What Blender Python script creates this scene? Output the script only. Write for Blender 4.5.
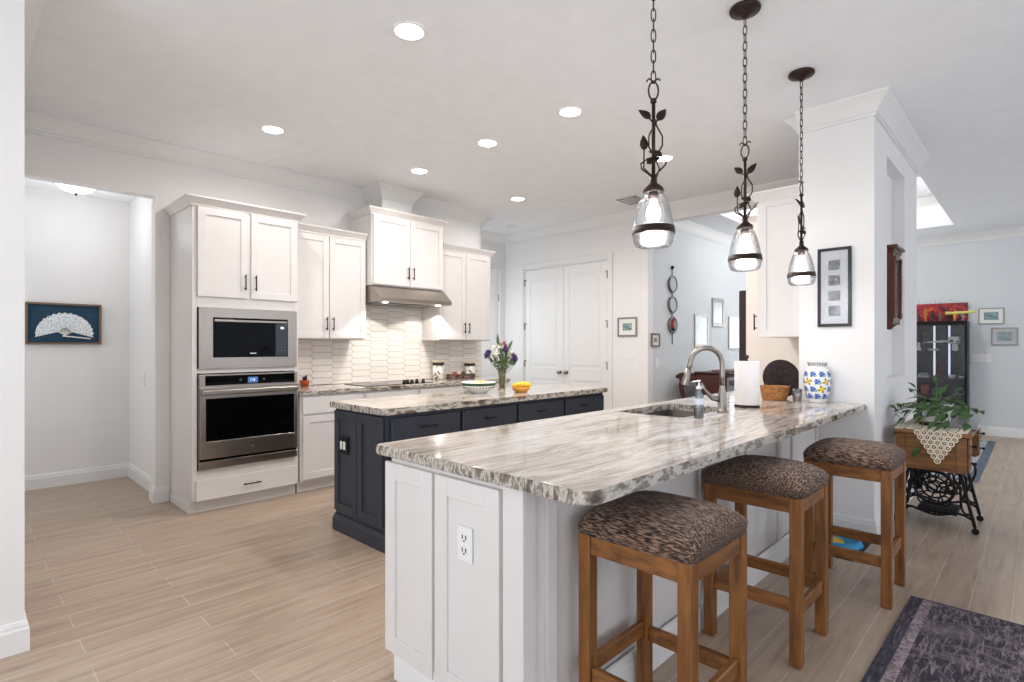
import bpy, bmesh, math, random
from mathutils import Vector, Matrix
C = bpy.context.scene
for o in list(bpy.data.objects): bpy.data.objects.remove(o)
random.seed(7)
PI = math.pi
R = math.radians

# ------------------------------------------------------------ camera, world, exposure, lights
CAMZ = 1.31; AN = math.atan(527/545); CA, SA = math.cos(AN), math.sin(AN)
cd = bpy.data.cameras.new('camera'); cam = bpy.data.objects.new('camera', cd); C.collection.objects.link(cam)
cd.sensor_width = 36; cd.lens = 36*545/1024; cd.shift_y = 5/1024; cd.clip_start = .05
cam.location = (0, 0, CAMZ); cam.rotation_euler = (PI/2, 0, AN-PI/2)
C.camera = cam
C.view_settings.view_transform = 'Standard'; C.view_settings.look = 'None'
C.view_settings.gamma = 1; C.view_settings.use_curve_mapping = False
C.view_settings.exposure = 0.2
w = bpy.data.worlds.new('world'); C.world = w; w.use_nodes = True
bg = w.node_tree.nodes['Background']; bg.inputs[0].default_value = (.75, .85, 1, 1); bg.inputs[1].default_value = 2.0

def area(name, loc, rot, sx, sy, power, col=(1, 1, 1), spread=180):
    l = bpy.data.lights.new(name, 'AREA'); l.shape = 'RECTANGLE'; l.size = sx; l.size_y = sy
    l.energy = power; l.color = col; l.spread = R(spread)
    o = bpy.data.objects.new(name, l); C.collection.objects.link(o); o.location = loc; o.rotation_euler = rot
    return o
# daylight areas at unseen windows, added for light in the right wall (Y=-3) and in the wall behind the camera (X=-3)
WIN_R = [(.6, 2.6), (3.6, 5.6), (7.0, 9.6)]
WIN_B = [(-2.2, -.2), (.6, 2.4)]
for i, (a, b) in enumerate(WIN_R):
    area('window_daylight', ((a+b)/2, -2.97, 1.35), (PI/2+R(22), 0, PI), b-a, 2.1, [30, 26, 50][i], (.93, .96, 1))
for (a, b) in WIN_B:
    area('window_daylight', (-2.97, (a+b)/2, 1.35), (PI/2+R(25), 0, -PI/2), b-a, 2.1, 36, (.92, .96, 1))

# living room: window in the far wall (hidden behind the pier) and an added, unseen fill lamp in the tray ceiling
area('window_daylight', (10.57, 2.45, 1.55), (PI/2+R(12), 0, PI/2), 1.5, 1.3, 20, (.93, .96, 1))
tl = bpy.data.lights.new('tray_fill_light', 'POINT'); tl.energy = 42; tl.color = (1, .97, .94); tl.shadow_soft_size = .2
tlo = bpy.data.objects.new('tray_fill_light', tl); C.collection.objects.link(tlo); tlo.location = (8.2, 1.9, 3.12)

# ------------------------------------------------------------ helpers
LOC = {}
def mkobj(name, data, parent=None):
    o = bpy.data.objects.new(name, data); C.collection.objects.link(o)
    if parent: o.parent = parent; LOC[o.name] = LOC[parent.name]
    return o
def tag(o, label=None, cat=None, group=None, kind=None):
    if label: o['label'] = label
    if cat: o['category'] = cat
    if group: o['group'] = group
    if kind: o['kind'] = kind
    return o
def thing(name, loc, label, cat, group=None):
    o = bpy.data.objects.new(name, None); C.collection.objects.link(o)
    o.empty_display_size = .05; o.location = loc; LOC[o.name] = Vector(loc)
    return tag(o, label, cat, group)
def children(o): return [c for c in bpy.data.objects if c.parent == o]
def copy_tree(o, parent=None):
    c = o.copy(); C.collection.objects.link(c)
    if parent: c.parent = parent
    for ch in children(o): copy_tree(ch, c)
    return c

FY = lambda x, y, z: Matrix.Translation((x, y, z))                                   # front faces -Y, local x = +X
FX = lambda x, y, z: Matrix.Translation((x, y, z)) @ Matrix.Rotation(-PI/2, 4, 'Z')   # front faces -X, local x = -Y

class MB:
    def __init__(s, M=None): s.bm = bmesh.new(); s.M = M or Matrix.Identity(4)
    def _v(s, p): return s.bm.verts.new(s.M @ Vector(p))
    def box(s, x0, x1, y0, y1, z0, z1, bev=0.0, seg=1):
        if x0 > x1: x0, x1 = x1, x0
        if y0 > y1: y0, y1 = y1, y0
        if z0 > z1: z0, z1 = z1, z0
        v = [s._v((x, y, z)) for z in (z0, z1) for y in (y0, y1) for x in (x0, x1)]
        fs = [s.bm.faces.new([v[i] for i in q]) for q in ((0,2,3,1),(4,5,7,6),(0,1,5,4),(2,6,7,3),(0,4,6,2),(1,3,7,5))]
        if bev:
            es = list({e for f in fs for e in f.edges})
            bmesh.ops.bevel(s.bm, geom=es, offset=bev, segments=seg, profile=.5, affect='EDGES', clamp_overlap=True)
        return s
    def prism(s, pts, z0, z1, bev=0.0, seg=2, smooth=False):
        a = [s._v((p[0], p[1], z0)) for p in pts]; b = [s._v((p[0], p[1], z1)) for p in pts]
        n = len(pts); f0 = s.bm.faces.new(a[::-1]); f1 = s.bm.faces.new(b)
        for i in range(n):
            f = s.bm.faces.new((a[i], a[(i+1) % n], b[(i+1) % n], b[i])); f.smooth = smooth
        if bev: bmesh.ops.bevel(s.bm, geom=list(f0.edges)+list(f1.edges), offset=bev, segments=seg, profile=.5, affect='EDGES')
        return s
    def lathe(s, prof, c=(0, 0, 0), n=24, sx=1, sy=1, smooth=True, cap=False):
        rings = []
        for r, z in prof:
            if r < 1e-5: rings.append([s._v((c[0], c[1], c[2]+z))])
            else: rings.append([s._v((c[0]+r*sx*math.cos(2*PI*i/n), c[1]+r*sy*math.sin(2*PI*i/n), c[2]+z)) for i in range(n)])
        for A, B in zip(rings, rings[1:]):
            for i in range(n):
                j = (i+1) % n
                if len(A) == 1 and len(B) == 1: continue
                if len(A) == 1: q = (A[0], B[j], B[i])
                elif len(B) == 1: q = (A[i], A[j], B[0])
                else: q = (A[i], A[j], B[j], B[i])
                s.bm.faces.new(q).smooth = smooth
        if cap:
            for Rg in (rings[0], rings[-1]):
                if len(Rg) > 2: s.bm.faces.new(Rg)
        return s
    def tube(s, pts, r, n=8, closed=False, flat=1.0):
        pts = [Vector(p) for p in pts]; m = len(pts); rings = []
        rs = r if isinstance(r, (list, tuple)) else [r]*m
        up = None
        for i, p in enumerate(pts):
            if closed: t = pts[(i+1) % m]-pts[i-1]
            else: t = pts[min(i+1, m-1)]-pts[max(i-1, 0)]
            t = t.normalized() if t.length > 1e-9 else Vector((0, 0, 1))
            if up is None:
                up = Vector((0, 0, 1)) if abs(t.z) < .9 else Vector((1, 0, 0))
            a = (up - t*up.dot(t)); a = a.normalized() if a.length > 1e-6 else t.orthogonal().normalized(); up = a
            b = t.cross(a)
            rings.append([s._v(p+a*rs[i]*math.cos(2*PI*k/n)+b*rs[i]*flat*math.sin(2*PI*k/n)) for k in range(n)])
        for i in range(m if closed else m-1):
            A, B = rings[i], rings[(i+1) % m]
            for k in range(n):
                s.bm.faces.new((A[k], A[(k+1) % n], B[(k+1) % n], B[k])).smooth = n > 4
        if not closed:
            s.bm.faces.new(rings[0][::-1]); s.bm.faces.new(rings[-1])
        return s
    def cyl(s, p0, p1, r, n=12): return s.tube([p0, p1], r, n)
    def ring(s, c, r, tr, axis='X', n=20, k=6, sx=1):
        pts = []
        for i in range(n):
            a = 2*PI*i/n; u, v = r*math.cos(a)*sx, r*math.sin(a)
            pts.append({'X': (c[0], c[1]+u, c[2]+v), 'Y': (c[0]+u, c[1], c[2]+v), 'Z': (c[0]+u, c[1]+v, c[2])}[axis])
        return s.tube(pts, tr, k, closed=True)
    def ball(s, c, r, n=12, sc=(1, 1, 1)):
        m = n//2
        pr = [(math.sin(PI*i/m)*r if 0 < i < m else 0, -math.cos(PI*i/m)*r*sc[2]) for i in range(m+1)]
        return s.lathe(pr, c, n, sc[0], sc[1])
    def poly(s, pts, smooth=False):
        s.bm.faces.new([s._v(p) for p in pts]).smooth = smooth; return s
    def leaf(s, base, d, n, ln, wd, curl=.2):
        d = Vector(d).normalized(); n = Vector(n); n = (n-d*n.dot(d)); n = n.normalized() if n.length > 1e-6 else d.orthogonal().normalized()
        b = d.cross(n); P = Vector(base); rows = []
        for t, wv in ((0, .05), (.15, .75), (.35, 1), (.6, .8), (.85, .35), (1, .02)):
            c = P+d*ln*t - n*curl*ln*t*t
            rows.append((s._v(c-b*wd*wv/2+n*wd*.12*wv), s._v(c), s._v(c+b*wd*wv/2+n*wd*.12*wv)))
        for A, B in zip(rows, rows[1:]):
            s.bm.faces.new((A[0], A[1], B[1], B[0])).smooth = True; s.bm.faces.new((A[1], A[2], B[2], B[1])).smooth = True
        return s
    def sweep(s, path, prof, closed=False, side=1, z=0):
        """prof: closed list of (out, z); path 2D polyline; out is measured to the left of travel times side"""
        P = [Vector(p) for p in path]; m = len(P); rings = []
        for i in range(m):
            def nrm(a, b):
                t = (b-a).normalized(); return Vector((-t.y, t.x))*side
            if closed or 0 < i < m-1:
                n1 = nrm(P[i-1], P[i]); n2 = nrm(P[i], P[(i+1) % m]); mt = (n1+n2); mt = mt/(mt.dot(n1)) if mt.length > 1e-6 else n1
            elif i == 0: mt = nrm(P[0], P[1])
            else: mt = nrm(P[-2], P[-1])
            rings.append([s._v((P[i].x+mt.x*o, P[i].y+mt.y*o, z+h)) for o, h in prof])
        k = len(prof)
        for i in range(m if closed else m-1):
            A, B = rings[i], rings[(i+1) % m]
            for j in range(k): s.bm.faces.new((A[j], A[(j+1) % k], B[(j+1) % k], B[j]))
        if not closed:
            s.bm.faces.new(rings[0]); s.bm.faces.new(rings[-1][::-1])
        return s
    def build(s, name, mat, parent=None, loc=None, **k):
        base = LOC[parent.name] if parent else Vector(loc or (0, 0, 0))
        bmesh.ops.recalc_face_normals(s.bm, faces=s.bm.faces)
        if base.length: bmesh.ops.translate(s.bm, vec=-base, verts=s.bm.verts)
        me = bpy.data.meshes.new(name); s.bm.to_mesh(me); s.bm.free()
        for m in (mat if isinstance(mat, (list, tuple)) else [mat]): me.materials.append(m)
        o = mkobj(name, me, parent)
        if not parent: o.location = base; LOC[o.name] = base
        return tag(o, **k)

# ------------------------------------------------------------ materials
def lin(c):
    return tuple((x/12.92 if x <= .04045 else ((x+.055)/1.055)**2.4) for x in (v/255 for v in c)) + (1,)
MATS = {}
def mat(name, col, rough=.5, metal=0, noise=.04, nscale=8, bump=0, bscale=60, stretch=(1, 1, 1), spec=.5, coat=0, emit=None, estr=0, trans=0, ior=1.45, sheen=0):
    if name in MATS: return MATS[name]
    m = bpy.data.materials.new(name); m.use_nodes = True; MATS[name] = m
    nt = m.node_tree; N = nt.nodes; L = nt.links; b = N['Principled BSDF']
    b.inputs['Roughness'].default_value = rough; b.inputs['Metallic'].default_value = metal
    b.inputs['Specular IOR Level'].default_value = spec; b.inputs['Coat Weight'].default_value = coat
    b.inputs['Transmission Weight'].default_value = trans; b.inputs['IOR'].default_value = ior
    b.inputs['Sheen Weight'].default_value = sheen
    c = lin(col); tc = N.new('ShaderNodeTexCoord'); mp = N.new('ShaderNodeMapping'); mp.inputs['Scale'].default_value = stretch
    L.new(tc.outputs['Object'], mp.inputs[0])
    n = N.new('ShaderNodeTexNoise'); n.inputs['Scale'].default_value = nscale; n.inputs['Detail'].default_value = 3
    L.new(mp.outputs[0], n.inputs['Vector'])
    r = N.new('ShaderNodeValToRGB'); r.color_ramp.elements[0].position = .3; r.color_ramp.elements[1].position = .7
    r.color_ramp.elements[0].color = tuple(max(0, v*(1-noise)) for v in c[:3])+(1,); r.color_ramp.elements[1].color = tuple(min(1, v*(1+noise)) for v in c[:3])+(1,)
    L.new(n.outputs[0], r.inputs[0]); L.new(r.outputs[0], b.inputs['Base Color'])
    if bump:
        n2 = N.new('ShaderNodeTexNoise'); n2.inputs['Scale'].default_value = bscale; n2.inputs['Detail'].default_value = 4; L.new(mp.outputs[0], n2.inputs['Vector'])
        bp = N.new('ShaderNodeBump'); bp.inputs['Strength'].default_value = bump; bp.inputs['Distance'].default_value = .01
        L.new(n2.outputs[0], bp.inputs['Height']); L.new(bp.outputs[0], b.inputs['Normal'])
    if emit:
        b.inputs['Emission Color'].default_value = lin(emit); b.inputs['Emission Strength'].default_value = estr
    return m
def ramp(N, stops, interp='LINEAR'):
    r = N.new('ShaderNodeValToRGB'); cr = r.color_ramp; cr.interpolation = interp
    while len(cr.elements) < len(stops): cr.elements.new(.5)
    for e, (p, c) in zip(cr.elements, stops): e.position = p; e.color = lin(c)
    return r
def newmat(name, rough, metal=0, spec=.5):
    m = bpy.data.materials.new(name); m.use_nodes = True; MATS[name] = m
    b = m.node_tree.nodes['Principled BSDF']; b.inputs['Roughness'].default_value = rough; b.inputs['Metallic'].default_value = metal
    b.inputs['Specular IOR Level'].default_value = spec
    return m, m.node_tree, m.node_tree.nodes, m.node_tree.links, b
def streaks(name, stops, scale, stretch, rough=.5, detail=5, dist=0, coat=0, bump=0, metal=0, rot=0):
    m, nt, N, L, b = newmat(name, rough, metal); b.inputs['Coat Weight'].default_value = coat
    tc = N.new('ShaderNodeTexCoord'); mp = N.new('ShaderNodeMapping'); mp.inputs['Scale'].default_value = stretch; mp.inputs['Rotation'].default_value = (0, 0, rot)
    L.new(tc.outputs['Object'], mp.inputs[0]); n = N.new('ShaderNodeTexNoise'); n.inputs['Scale'].default_value = scale
    n.inputs['Detail'].default_value = detail; n.inputs['Distortion'].default_value = dist; L.new(mp.outputs[0], n.inputs['Vector'])
    r = ramp(N, stops); L.new(n.outputs[0], r.inputs[0]); L.new(r.outputs[0], b.inputs['Base Color'])
    if bump:
        bp = N.new('ShaderNodeBump'); bp.inputs['Strength'].default_value = bump; bp.inputs['Distance'].default_value = .004
        L.new(n.outputs[0], bp.inputs['Height']); L.new(bp.outputs[0], b.inputs['Normal'])
    return m

M_wall = mat('wall_paint', (238, 236, 234), .85, noise=.012, nscale=3, bump=.08, bscale=120)
M_ceil = mat('ceiling_paint', (243, 245, 247), .9, noise=.02, nscale=6, bump=.35, bscale=55)
M_trim = mat('trim_paint', (236, 235, 233), .45, noise=.01)
M_cab = mat('white_cabinet_paint', (226, 222, 219), .38, noise=.012)
M_navy = mat('navy_cabinet_paint', (46, 51, 61), .42, noise=.05)
M_black = mat('black_metal', (26, 24, 24), .4, metal=.6, noise=.1)
M_steel = streaks('brushed_steel', [(.3, (160, 151, 143)), (.7, (167, 159, 151))], 4, (90, 1, 1), rough=.3, metal=1)
M_steel2 = mat('satin_nickel', (150, 144, 136), .3, metal=1, noise=.04)
M_chrome = mat('chrome', (215, 215, 215), .1, metal=1, noise=.02)
M_bglass = mat('black_glass', (6, 6, 7), .06, spec=.08, noise=.1)
M_oak = streaks('oak_stool', [(.25, (84, 48, 18)), (.5, (130, 82, 36)), (.75, (156, 102, 50))], 14, (3, 3, .35), rough=.42, detail=6, bump=.15)
M_oakx = streaks('oak_rail', [(.25, (84, 48, 18)), (.5, (130, 82, 36)), (.75, (156, 102, 50))], 14, (.35, .9, 3), rough=.42, detail=6, bump=.15)
M_sewwood = streaks('oak_sewing', [(.25, (76, 44, 18)), (.5, (120, 78, 36)), (.75, (146, 98, 50))], 12, (1, .5, 3), rough=.4, detail=6)
M_mahog = streaks('mahogany', [(.3, (52, 24, 18)), (.7, (92, 44, 32))], 8, (.4, .4, 4), rough=.35)
M_iron = mat('cast_iron', (18, 18, 20), .45, metal=.4, noise=.2)
M_bronze = mat('bronze_metal', (58, 46, 40), .42, metal=.7, noise=.25, nscale=40)
M_green = mat('leaf_green', (52, 86, 40), .45, noise=.4, nscale=20)
M_plate = mat('white_plastic', (238, 238, 236), .35, noise=.01)
M_slot = mat('dark_slot', (60, 60, 60), .6)

# granite: veins run along X
def granite():
    m, nt, N, L, b = newmat('fantasy_brown_granite', .07)
    geo = N.new('ShaderNodeNewGeometry')
    wn = N.new('ShaderNodeTexNoise'); wn.inputs['Scale'].default_value = .9; wn.inputs['Detail'].default_value = 2; L.new(geo.outputs['Position'], wn.inputs['Vector'])
    sc = N.new('ShaderNodeVectorMath'); sc.operation = 'SCALE'; sc.inputs[3].default_value = .22; L.new(wn.outputs['Color'], sc.inputs[0])
    ad = N.new('ShaderNodeVectorMath'); ad.operation = 'ADD'; L.new(geo.outputs['Position'], ad.inputs[0]); L.new(sc.outputs[0], ad.inputs[1])
    def layer(scl, scale, detail, rough, stops, dist=0):
        mp = N.new('ShaderNodeMapping'); mp.inputs['Scale'].default_value = scl; mp.inputs['Rotation'].default_value = (0, 0, R(6)); L.new(ad.outputs[0], mp.inputs[0])
        n = N.new('ShaderNodeTexNoise'); n.inputs['Scale'].default_value = scale; n.inputs['Detail'].default_value = detail; n.inputs['Roughness'].default_value = rough; n.inputs['Distortion'].default_value = dist
        L.new(mp.outputs[0], n.inputs['Vector']); r = ramp(N, stops); L.new(n.outputs[0], r.inputs[0]); return r
    def mul(a, c, f):
        mu = N.new('ShaderNodeMix'); mu.data_type = 'RGBA'; mu.blend_type = 'MULTIPLY'; mu.inputs[0].default_value = f
        L.new(a, mu.inputs[6]); L.new(c, mu.inputs[7]); return mu.outputs[2]
    base = layer((.4, 3.0, 3.0), 1.6, 5, .6, [(.30, (158, 146, 136)), (.40, (196, 186, 177)), (.48, (226, 220, 213)), (.56, (190, 178, 168)), (.64, (236, 232, 228))], .6)
    mid = layer((.9, 11, 11), 1.5, 8, .74, [(.32, (112, 102, 94)), (.42, (206, 199, 192)), (.5, (250, 248, 246)), (.58, (216, 209, 203)), (.68, (255, 255, 255))], .8)
    fine = layer((1.6, 34, 34), 1.5, 5, .7, [(.30, (130, 120, 114)), (.44, (232, 228, 224)), (.54, (255, 255, 255)), (1, (255, 255, 255))])
    top = mul(mul(base.outputs[0], mid.outputs[0], .8), fine.outputs[0], .7)
    # the polished cross-cut edge shows the dark and light beds of the stone
    bands = layer((2.6, 13, 6), 2.2, 5, .62, [(.34, (58, 52, 44)), (.44, (128, 116, 102)), (.52, (210, 204, 194)), (.59, (100, 92, 80)), (.70, (202, 194, 184))])
    sx = N.new('ShaderNodeSeparateXYZ'); L.new(geo.outputs['True Normal'], sx.inputs[0])
    ab = N.new('ShaderNodeMath'); ab.operation = 'ABSOLUTE'; L.new(sx.outputs[2], ab.inputs[0])
    lt = N.new('ShaderNodeMath'); lt.operation = 'LESS_THAN'; lt.inputs[1].default_value = .93; L.new(ab.outputs[0], lt.inputs[0])
    mx = N.new('ShaderNodeMix'); mx.data_type = 'RGBA'; sc2 = N.new('ShaderNodeMath'); sc2.operation = 'MULTIPLY'; sc2.inputs[1].default_value = .92; L.new(lt.outputs[0], sc2.inputs[0]); L.new(sc2.outputs[0], mx.inputs[0])
    L.new(top, mx.inputs[6]); L.new(bands.outputs[0], mx.inputs[7]); L.new(mx.outputs[2], b.inputs['Base Color'])
    return m
M_gran = granite()

def floor_mat():
    m, nt, N, L, b = newmat('wood_look_tile', .36)
    geo = N.new('ShaderNodeNewGeometry'); mp = N.new('ShaderNodeMapping'); mp.inputs['Location'].default_value = (.35, -.409+.157*60, 0); L.new(geo.outputs['Position'], mp.inputs[0])
    br = N.new('ShaderNodeTexBrick'); br.offset = .37; br.offset_frequency = 2; br.inputs['Scale'].default_value = 1
    br.inputs['Brick Width'].default_value = 1.2; br.inputs['Row Height'].default_value = .157; br.inputs['Mortar Size'].default_value = .0026; br.inputs['Mortar Smooth'].default_value = .1
    br.inputs['Bias'].default_value = 0
    br.inputs['Color1'].default_value = lin((188, 169, 150)); br.inputs['Color2'].default_value = lin((178, 158, 140)); br.inputs['Mortar'].default_value = lin((204, 192, 180))
    L.new(mp.outputs[0], br.inputs['Vector'])
    mp2 = N.new('ShaderNodeMapping'); mp2.inputs['Scale'].default_value = (1.1, 11, 1); L.new(geo.outputs['Position'], mp2.inputs[0])
    n = N.new('ShaderNodeTexNoise'); n.inputs['Scale'].default_value = 2.2; n.inputs['Detail'].default_value = 7; n.inputs['Roughness'].default_value = .6; n.inputs['Distortion'].default_value = .6; L.new(mp2.outputs[0], n.inputs['Vector'])
    r = ramp(N, [(.3, (205, 196, 190)), (.5, (238, 234, 230)), (.7, (255, 255, 255))]); L.new(n.outputs[0], r.inputs[0])
    mu = N.new('ShaderNodeMix'); mu.data_type = 'RGBA'; mu.blend_type = 'MULTIPLY'; mu.inputs[0].default_value = .85
    L.new(br.outputs[0], mu.inputs[6]); L.new(r.outputs[0], mu.inputs[7]); L.new(mu.outputs[2], b.inputs['Base Color'])
    bp = N.new('ShaderNodeBump'); bp.inputs['Strength'].default_value = .4; bp.inputs['Distance'].default_value = .002; bp.invert = True
    L.new(br.outputs['Fac'], bp.inputs['Height']); L.new(bp.outputs[0], b.inputs['Normal'])
    return m
M_floor = floor_mat()

def woven(name, c1, c2, c3, sx, sy):
    m, nt, N, L, b = newmat(name, .8)
    tc = N.new('ShaderNodeTexCoord'); mp = N.new('ShaderNodeMapping'); mp.inputs['Scale'].default_value = (sx, sy, sx); L.new(tc.outputs['Object'], mp.inputs[0])
    n = N.new('ShaderNodeTexNoise'); n.inputs['Scale'].default_value = 1; n.inputs['Detail'].default_value = 2; n.inputs['Distortion'].default_value = .5; L.new(mp.outputs[0], n.inputs['Vector'])
    r = ramp(N, [(.42, c1), (.50, c2), (.60, c3)]); L.new(n.outputs[0], r.inputs[0]); L.new(r.outputs[0], b.inputs['Base Color'])
    bp = N.new('ShaderNodeBump'); bp.inputs['Strength'].default_value = .9; bp.inputs['Distance'].default_value = .006; L.new(n.outputs[0], bp.inputs['Height']); L.new(bp.outputs[0], b.inputs['Normal'])
    b.inputs['Sheen Weight'].default_value = .05
    return m
M_cush = woven('chenille_weave', (28, 18, 14), (84, 60, 47), (150, 120, 100), 230, 38)

def thin_glass(name, tint=(250, 252, 255), k=.12, rough=.02):
    m = bpy.data.materials.new(name); m.use_nodes = True; MATS[name] = m; nt = m.node_tree; N = nt.nodes; L = nt.links
    N.remove(N['Principled BSDF']); out = N['Material Output']
    t = N.new('ShaderNodeBsdfTransparent'); t.inputs[0].default_value = lin(tint)
    g = N.new('ShaderNodeBsdfGlossy'); g.inputs['Roughness'].default_value = rough
    lw = N.new('ShaderNodeLayerWeight'); lw.inputs[0].default_value = .35
    n = N.new('ShaderNodeTexNoise'); n.inputs['Scale'].default_value = 30; bp = N.new('ShaderNodeBump'); bp.inputs['Strength'].default_value = .25; bp.inputs['Distance'].default_value = .01
    L.new(n.outputs[0], bp.inputs['Height']); L.new(bp.outputs[0], g.inputs['Normal']); L.new(bp.outputs[0], lw.inputs['Normal'])
    ma = N.new('ShaderNodeMath'); ma.operation = 'MULTIPLY_ADD'; ma.inputs[1].default_value = .8; ma.inputs[2].default_value = k; ma.use_clamp = True; L.new(lw.outputs['Fresnel'], ma.inputs[0])
    mx = N.new('ShaderNodeMixShader'); L.new(ma.outputs[0], mx.inputs[0]); L.new(t.outputs[0], mx.inputs[1]); L.new(g.outputs[0], mx.inputs[2]); L.new(mx.outputs[0], out.inputs[0])
    return m
M_glass = thin_glass('clear_glass', (252, 253, 255), .02)
M_shade = thin_glass('pendant_glass', (250, 251, 252), .08, .06)
M_lamp = mat('lamp_glow', (255, 250, 240), .5, emit=(255, 248, 238), estr=14)
M_bulb = mat('bulb_glow', (255, 255, 250), .5, emit=(250, 250, 255), estr=5)

def art(name, stops, scale=14, stretch=(1, 1, 1)):
    return streaks(name, stops, scale, stretch, rough=.4, detail=4, dist=1.5)

# ------------------------------------------------------------ the setting
ZC = 3.0
def struct(name, mb, m): return mb.build(name, m, kind='structure')
struct('floor', MB().box(-3.1, 10.75, -3.1, 7.6, -.1, 0), M_floor)
TX0, TX1, TY0, TY1 = 6.75, 9.72, .85, 2.95
m = MB()
m.box(-3.1, TX0, -3.1, 7.6, ZC, ZC+.1); m.box(TX1, 10.75, -3.1, 7.6, ZC, ZC+.1)
m.box(TX0, TX1, -3.1, TY0, ZC, ZC+.1); m.box(TX0, TX1, TY1, 7.6, ZC, ZC+.1)
m.box(TX0, TX1, TY0-.1, TY0, ZC+.1, ZC+.42); m.box(TX0, TX1, TY1, TY1+.1, ZC+.1, ZC+.42)
m.box(TX0-.1, TX0, TY0-.1, TY1+.1, ZC+.1, ZC+.42); m.box(TX1, TX1+.1, TY0-.1, TY1+.1, ZC+.1, ZC+.42)
m.box(TX0-.1, TX1+.1, TY0-.1, TY1+.1, ZC+.42, ZC+.5)
struct('ceiling', m, M_ceil)
struct('ceiling', MB().box(-.9, 1.35, 5.44, 6.62, 2.75, 2.85), M_ceil)

YW = 5.30            # cabinet wall
struct('wall_left', MB().box(-3.0, .228, 3.14, YW+.12, 0, ZC), M_wall)
m = MB(); m.box(1.2, 4.9, YW, YW+.12, 0, ZC); m.box(.228, 1.2, YW, YW+.12, 2.56, ZC)
m.box(4.78, 4.9, YW+.12, 6.07, 0, ZC)
struct('wall_kitchen', m, M_wall)
m = MB(); m.box(-.9, 1.35, 6.6, 6.7, 0, 2.85); struct('wall_hallway', m, M_wall)
struct('wall_hallway_right', MB().box(1.27, 1.36, YW+.12, 6.6, 0, 2.85), M_wall)
struct('wall_hallway_left', MB().box(-.9, -.8, YW+.12, 6.6, 0, 2.85), M_wall)
# recess right of the cabinets, with a door
YR = 5.95
m = MB(); m.box(4.9, 4.98, YR, YR+.12, 0, ZC); m.box(5.86, 6.0, YR, YR+.12, 0, ZC); m.box(4.98, 5.86, YR, YR+.12, 2.46, ZC)
struct('wall_recess', m, M_wall)
# pantry wall with double-door opening
XP = 6.0
m = MB(); m.box(XP, XP+.12, 5.56, YR+.12, 0, ZC); m.box(XP, XP+.12, 3.47, 4.05, 0, ZC); m.box(XP, XP+.12, 4.05, 5.56, 2.46, ZC)
struct('wall_pantry', m, M_wall)
struct('trim_7', MB().box(XP, XP+.12, 2.0, 3.47, 2.815, ZC), M_wall)       # header beam between kitchen and living room
struct('wall_refrigerator', MB().box(XP, XP+.12, 1.27, 2.0, 0, ZC), M_wall)
M_blue = mat('pale_blue_grey_paint', (216, 220, 222), .85, noise=.012, nscale=3)
struct('wall_living_room', MB().box(XP+.12, 10.7, 3.47, 3.57, 0, ZC), M_blue)
m = MB(); m.box(10.6, 10.7, -3.1, 1.7, 0, ZC); m.box(10.6, 10.7, 3.2, 3.47, 0, ZC); m.box(10.6, 10.7, 1.7, 3.2, 0, .9); m.box(10.6, 10.7, 1.7, 3.2, 2.2, ZC)
struct('wall_far', m, M_blue)
m = MB()
for (y0, y1, z0, z1) in ((1.7, 1.76, .9, 2.2), (3.14, 3.2, .9, 2.2), (1.76, 3.14, .9, .96), (1.76, 3.14, 2.14, 2.2), (1.76, 3.14, 1.53, 1.57)): m.box(10.62, 10.68, y0, y1, z0, z1)
for k in range(16): m.box(10.615, 10.65, 1.77, 3.13, .98+k*.074, .985+k*.074)
struct('window_8', m, M_trim)
# pier with shallow niche
m = MB(); Y0, Y1 = .80, 1.27; NX0, NX1, NZ0, NZ1, ND = 4.77, 5.50, 1.07, 2.70, .085
m.box(4.35, 6.12, Y0+ND, Y1, 0, ZC)
m.box(4.35, NX0, Y0, Y0+ND, 0, ZC); m.box(NX1, 6.12, Y0, Y0+ND, 0, ZC); m.box(NX0, NX1, Y0, Y0+ND, 0, NZ0); m.box(NX0, NX1, Y0, Y0+ND, NZ1, ZC)
struct('wall_pier', m, M_wall)
# outer walls out of view, with window openings added for daylight
def wall_with_windows(name, axis, wins, lo, hi):
    m = MB(); a = lo
    def b(u0, u1, z0, z1):
        if axis == 'Y': m.box(u0, u1, -3.1, -3.0, z0, z1)
        else: m.box(-3.1, -3.0, u0, u1, z0, z1)
    for (u0, u1) in wins:
        b(a, u0, 0, ZC); b(u0, u1, 0, .3); b(u0, u1, 2.4, ZC); a = u1
    b(a, hi, 0, ZC)
    struct(name, m, M_wall)
wall_with_windows('wall_right', 'Y', WIN_R, -3.1, 10.7)
wall_with_windows('wall_behind', 'X', WIN_B, -3.0, 3.14)
for i, (a, b_) in enumerate(WIN_R):
    m = MB()
    for (x0, x1, z0, z1) in ((a, b_, .3, .36), (a, b_, 2.34, 2.4), (a, a+.06, .36, 2.34), (b_-.06, b_, .36, 2.34), ((a+b_)/2-.03, (a+b_)/2+.03, .36, 2.34)):
        m.box(x0, x1, -3.09, -3.03, z0, z1)
    struct('window_%d' % (i+1), m, M_trim)
for i, (a, b_) in enumerate(WIN_B):
    m = MB()
    for (x0, x1, z0, z1) in ((a, b_, .3, .36), (a, b_, 2.34, 2.4), (a, a+.06, .36, 2.34), (b_-.06, b_, .36, 2.34)):
        m.box(-3.09, -3.03, x0, x1, z0, z1)
    struct('window_%d' % (i+4), m, M_trim)

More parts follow.
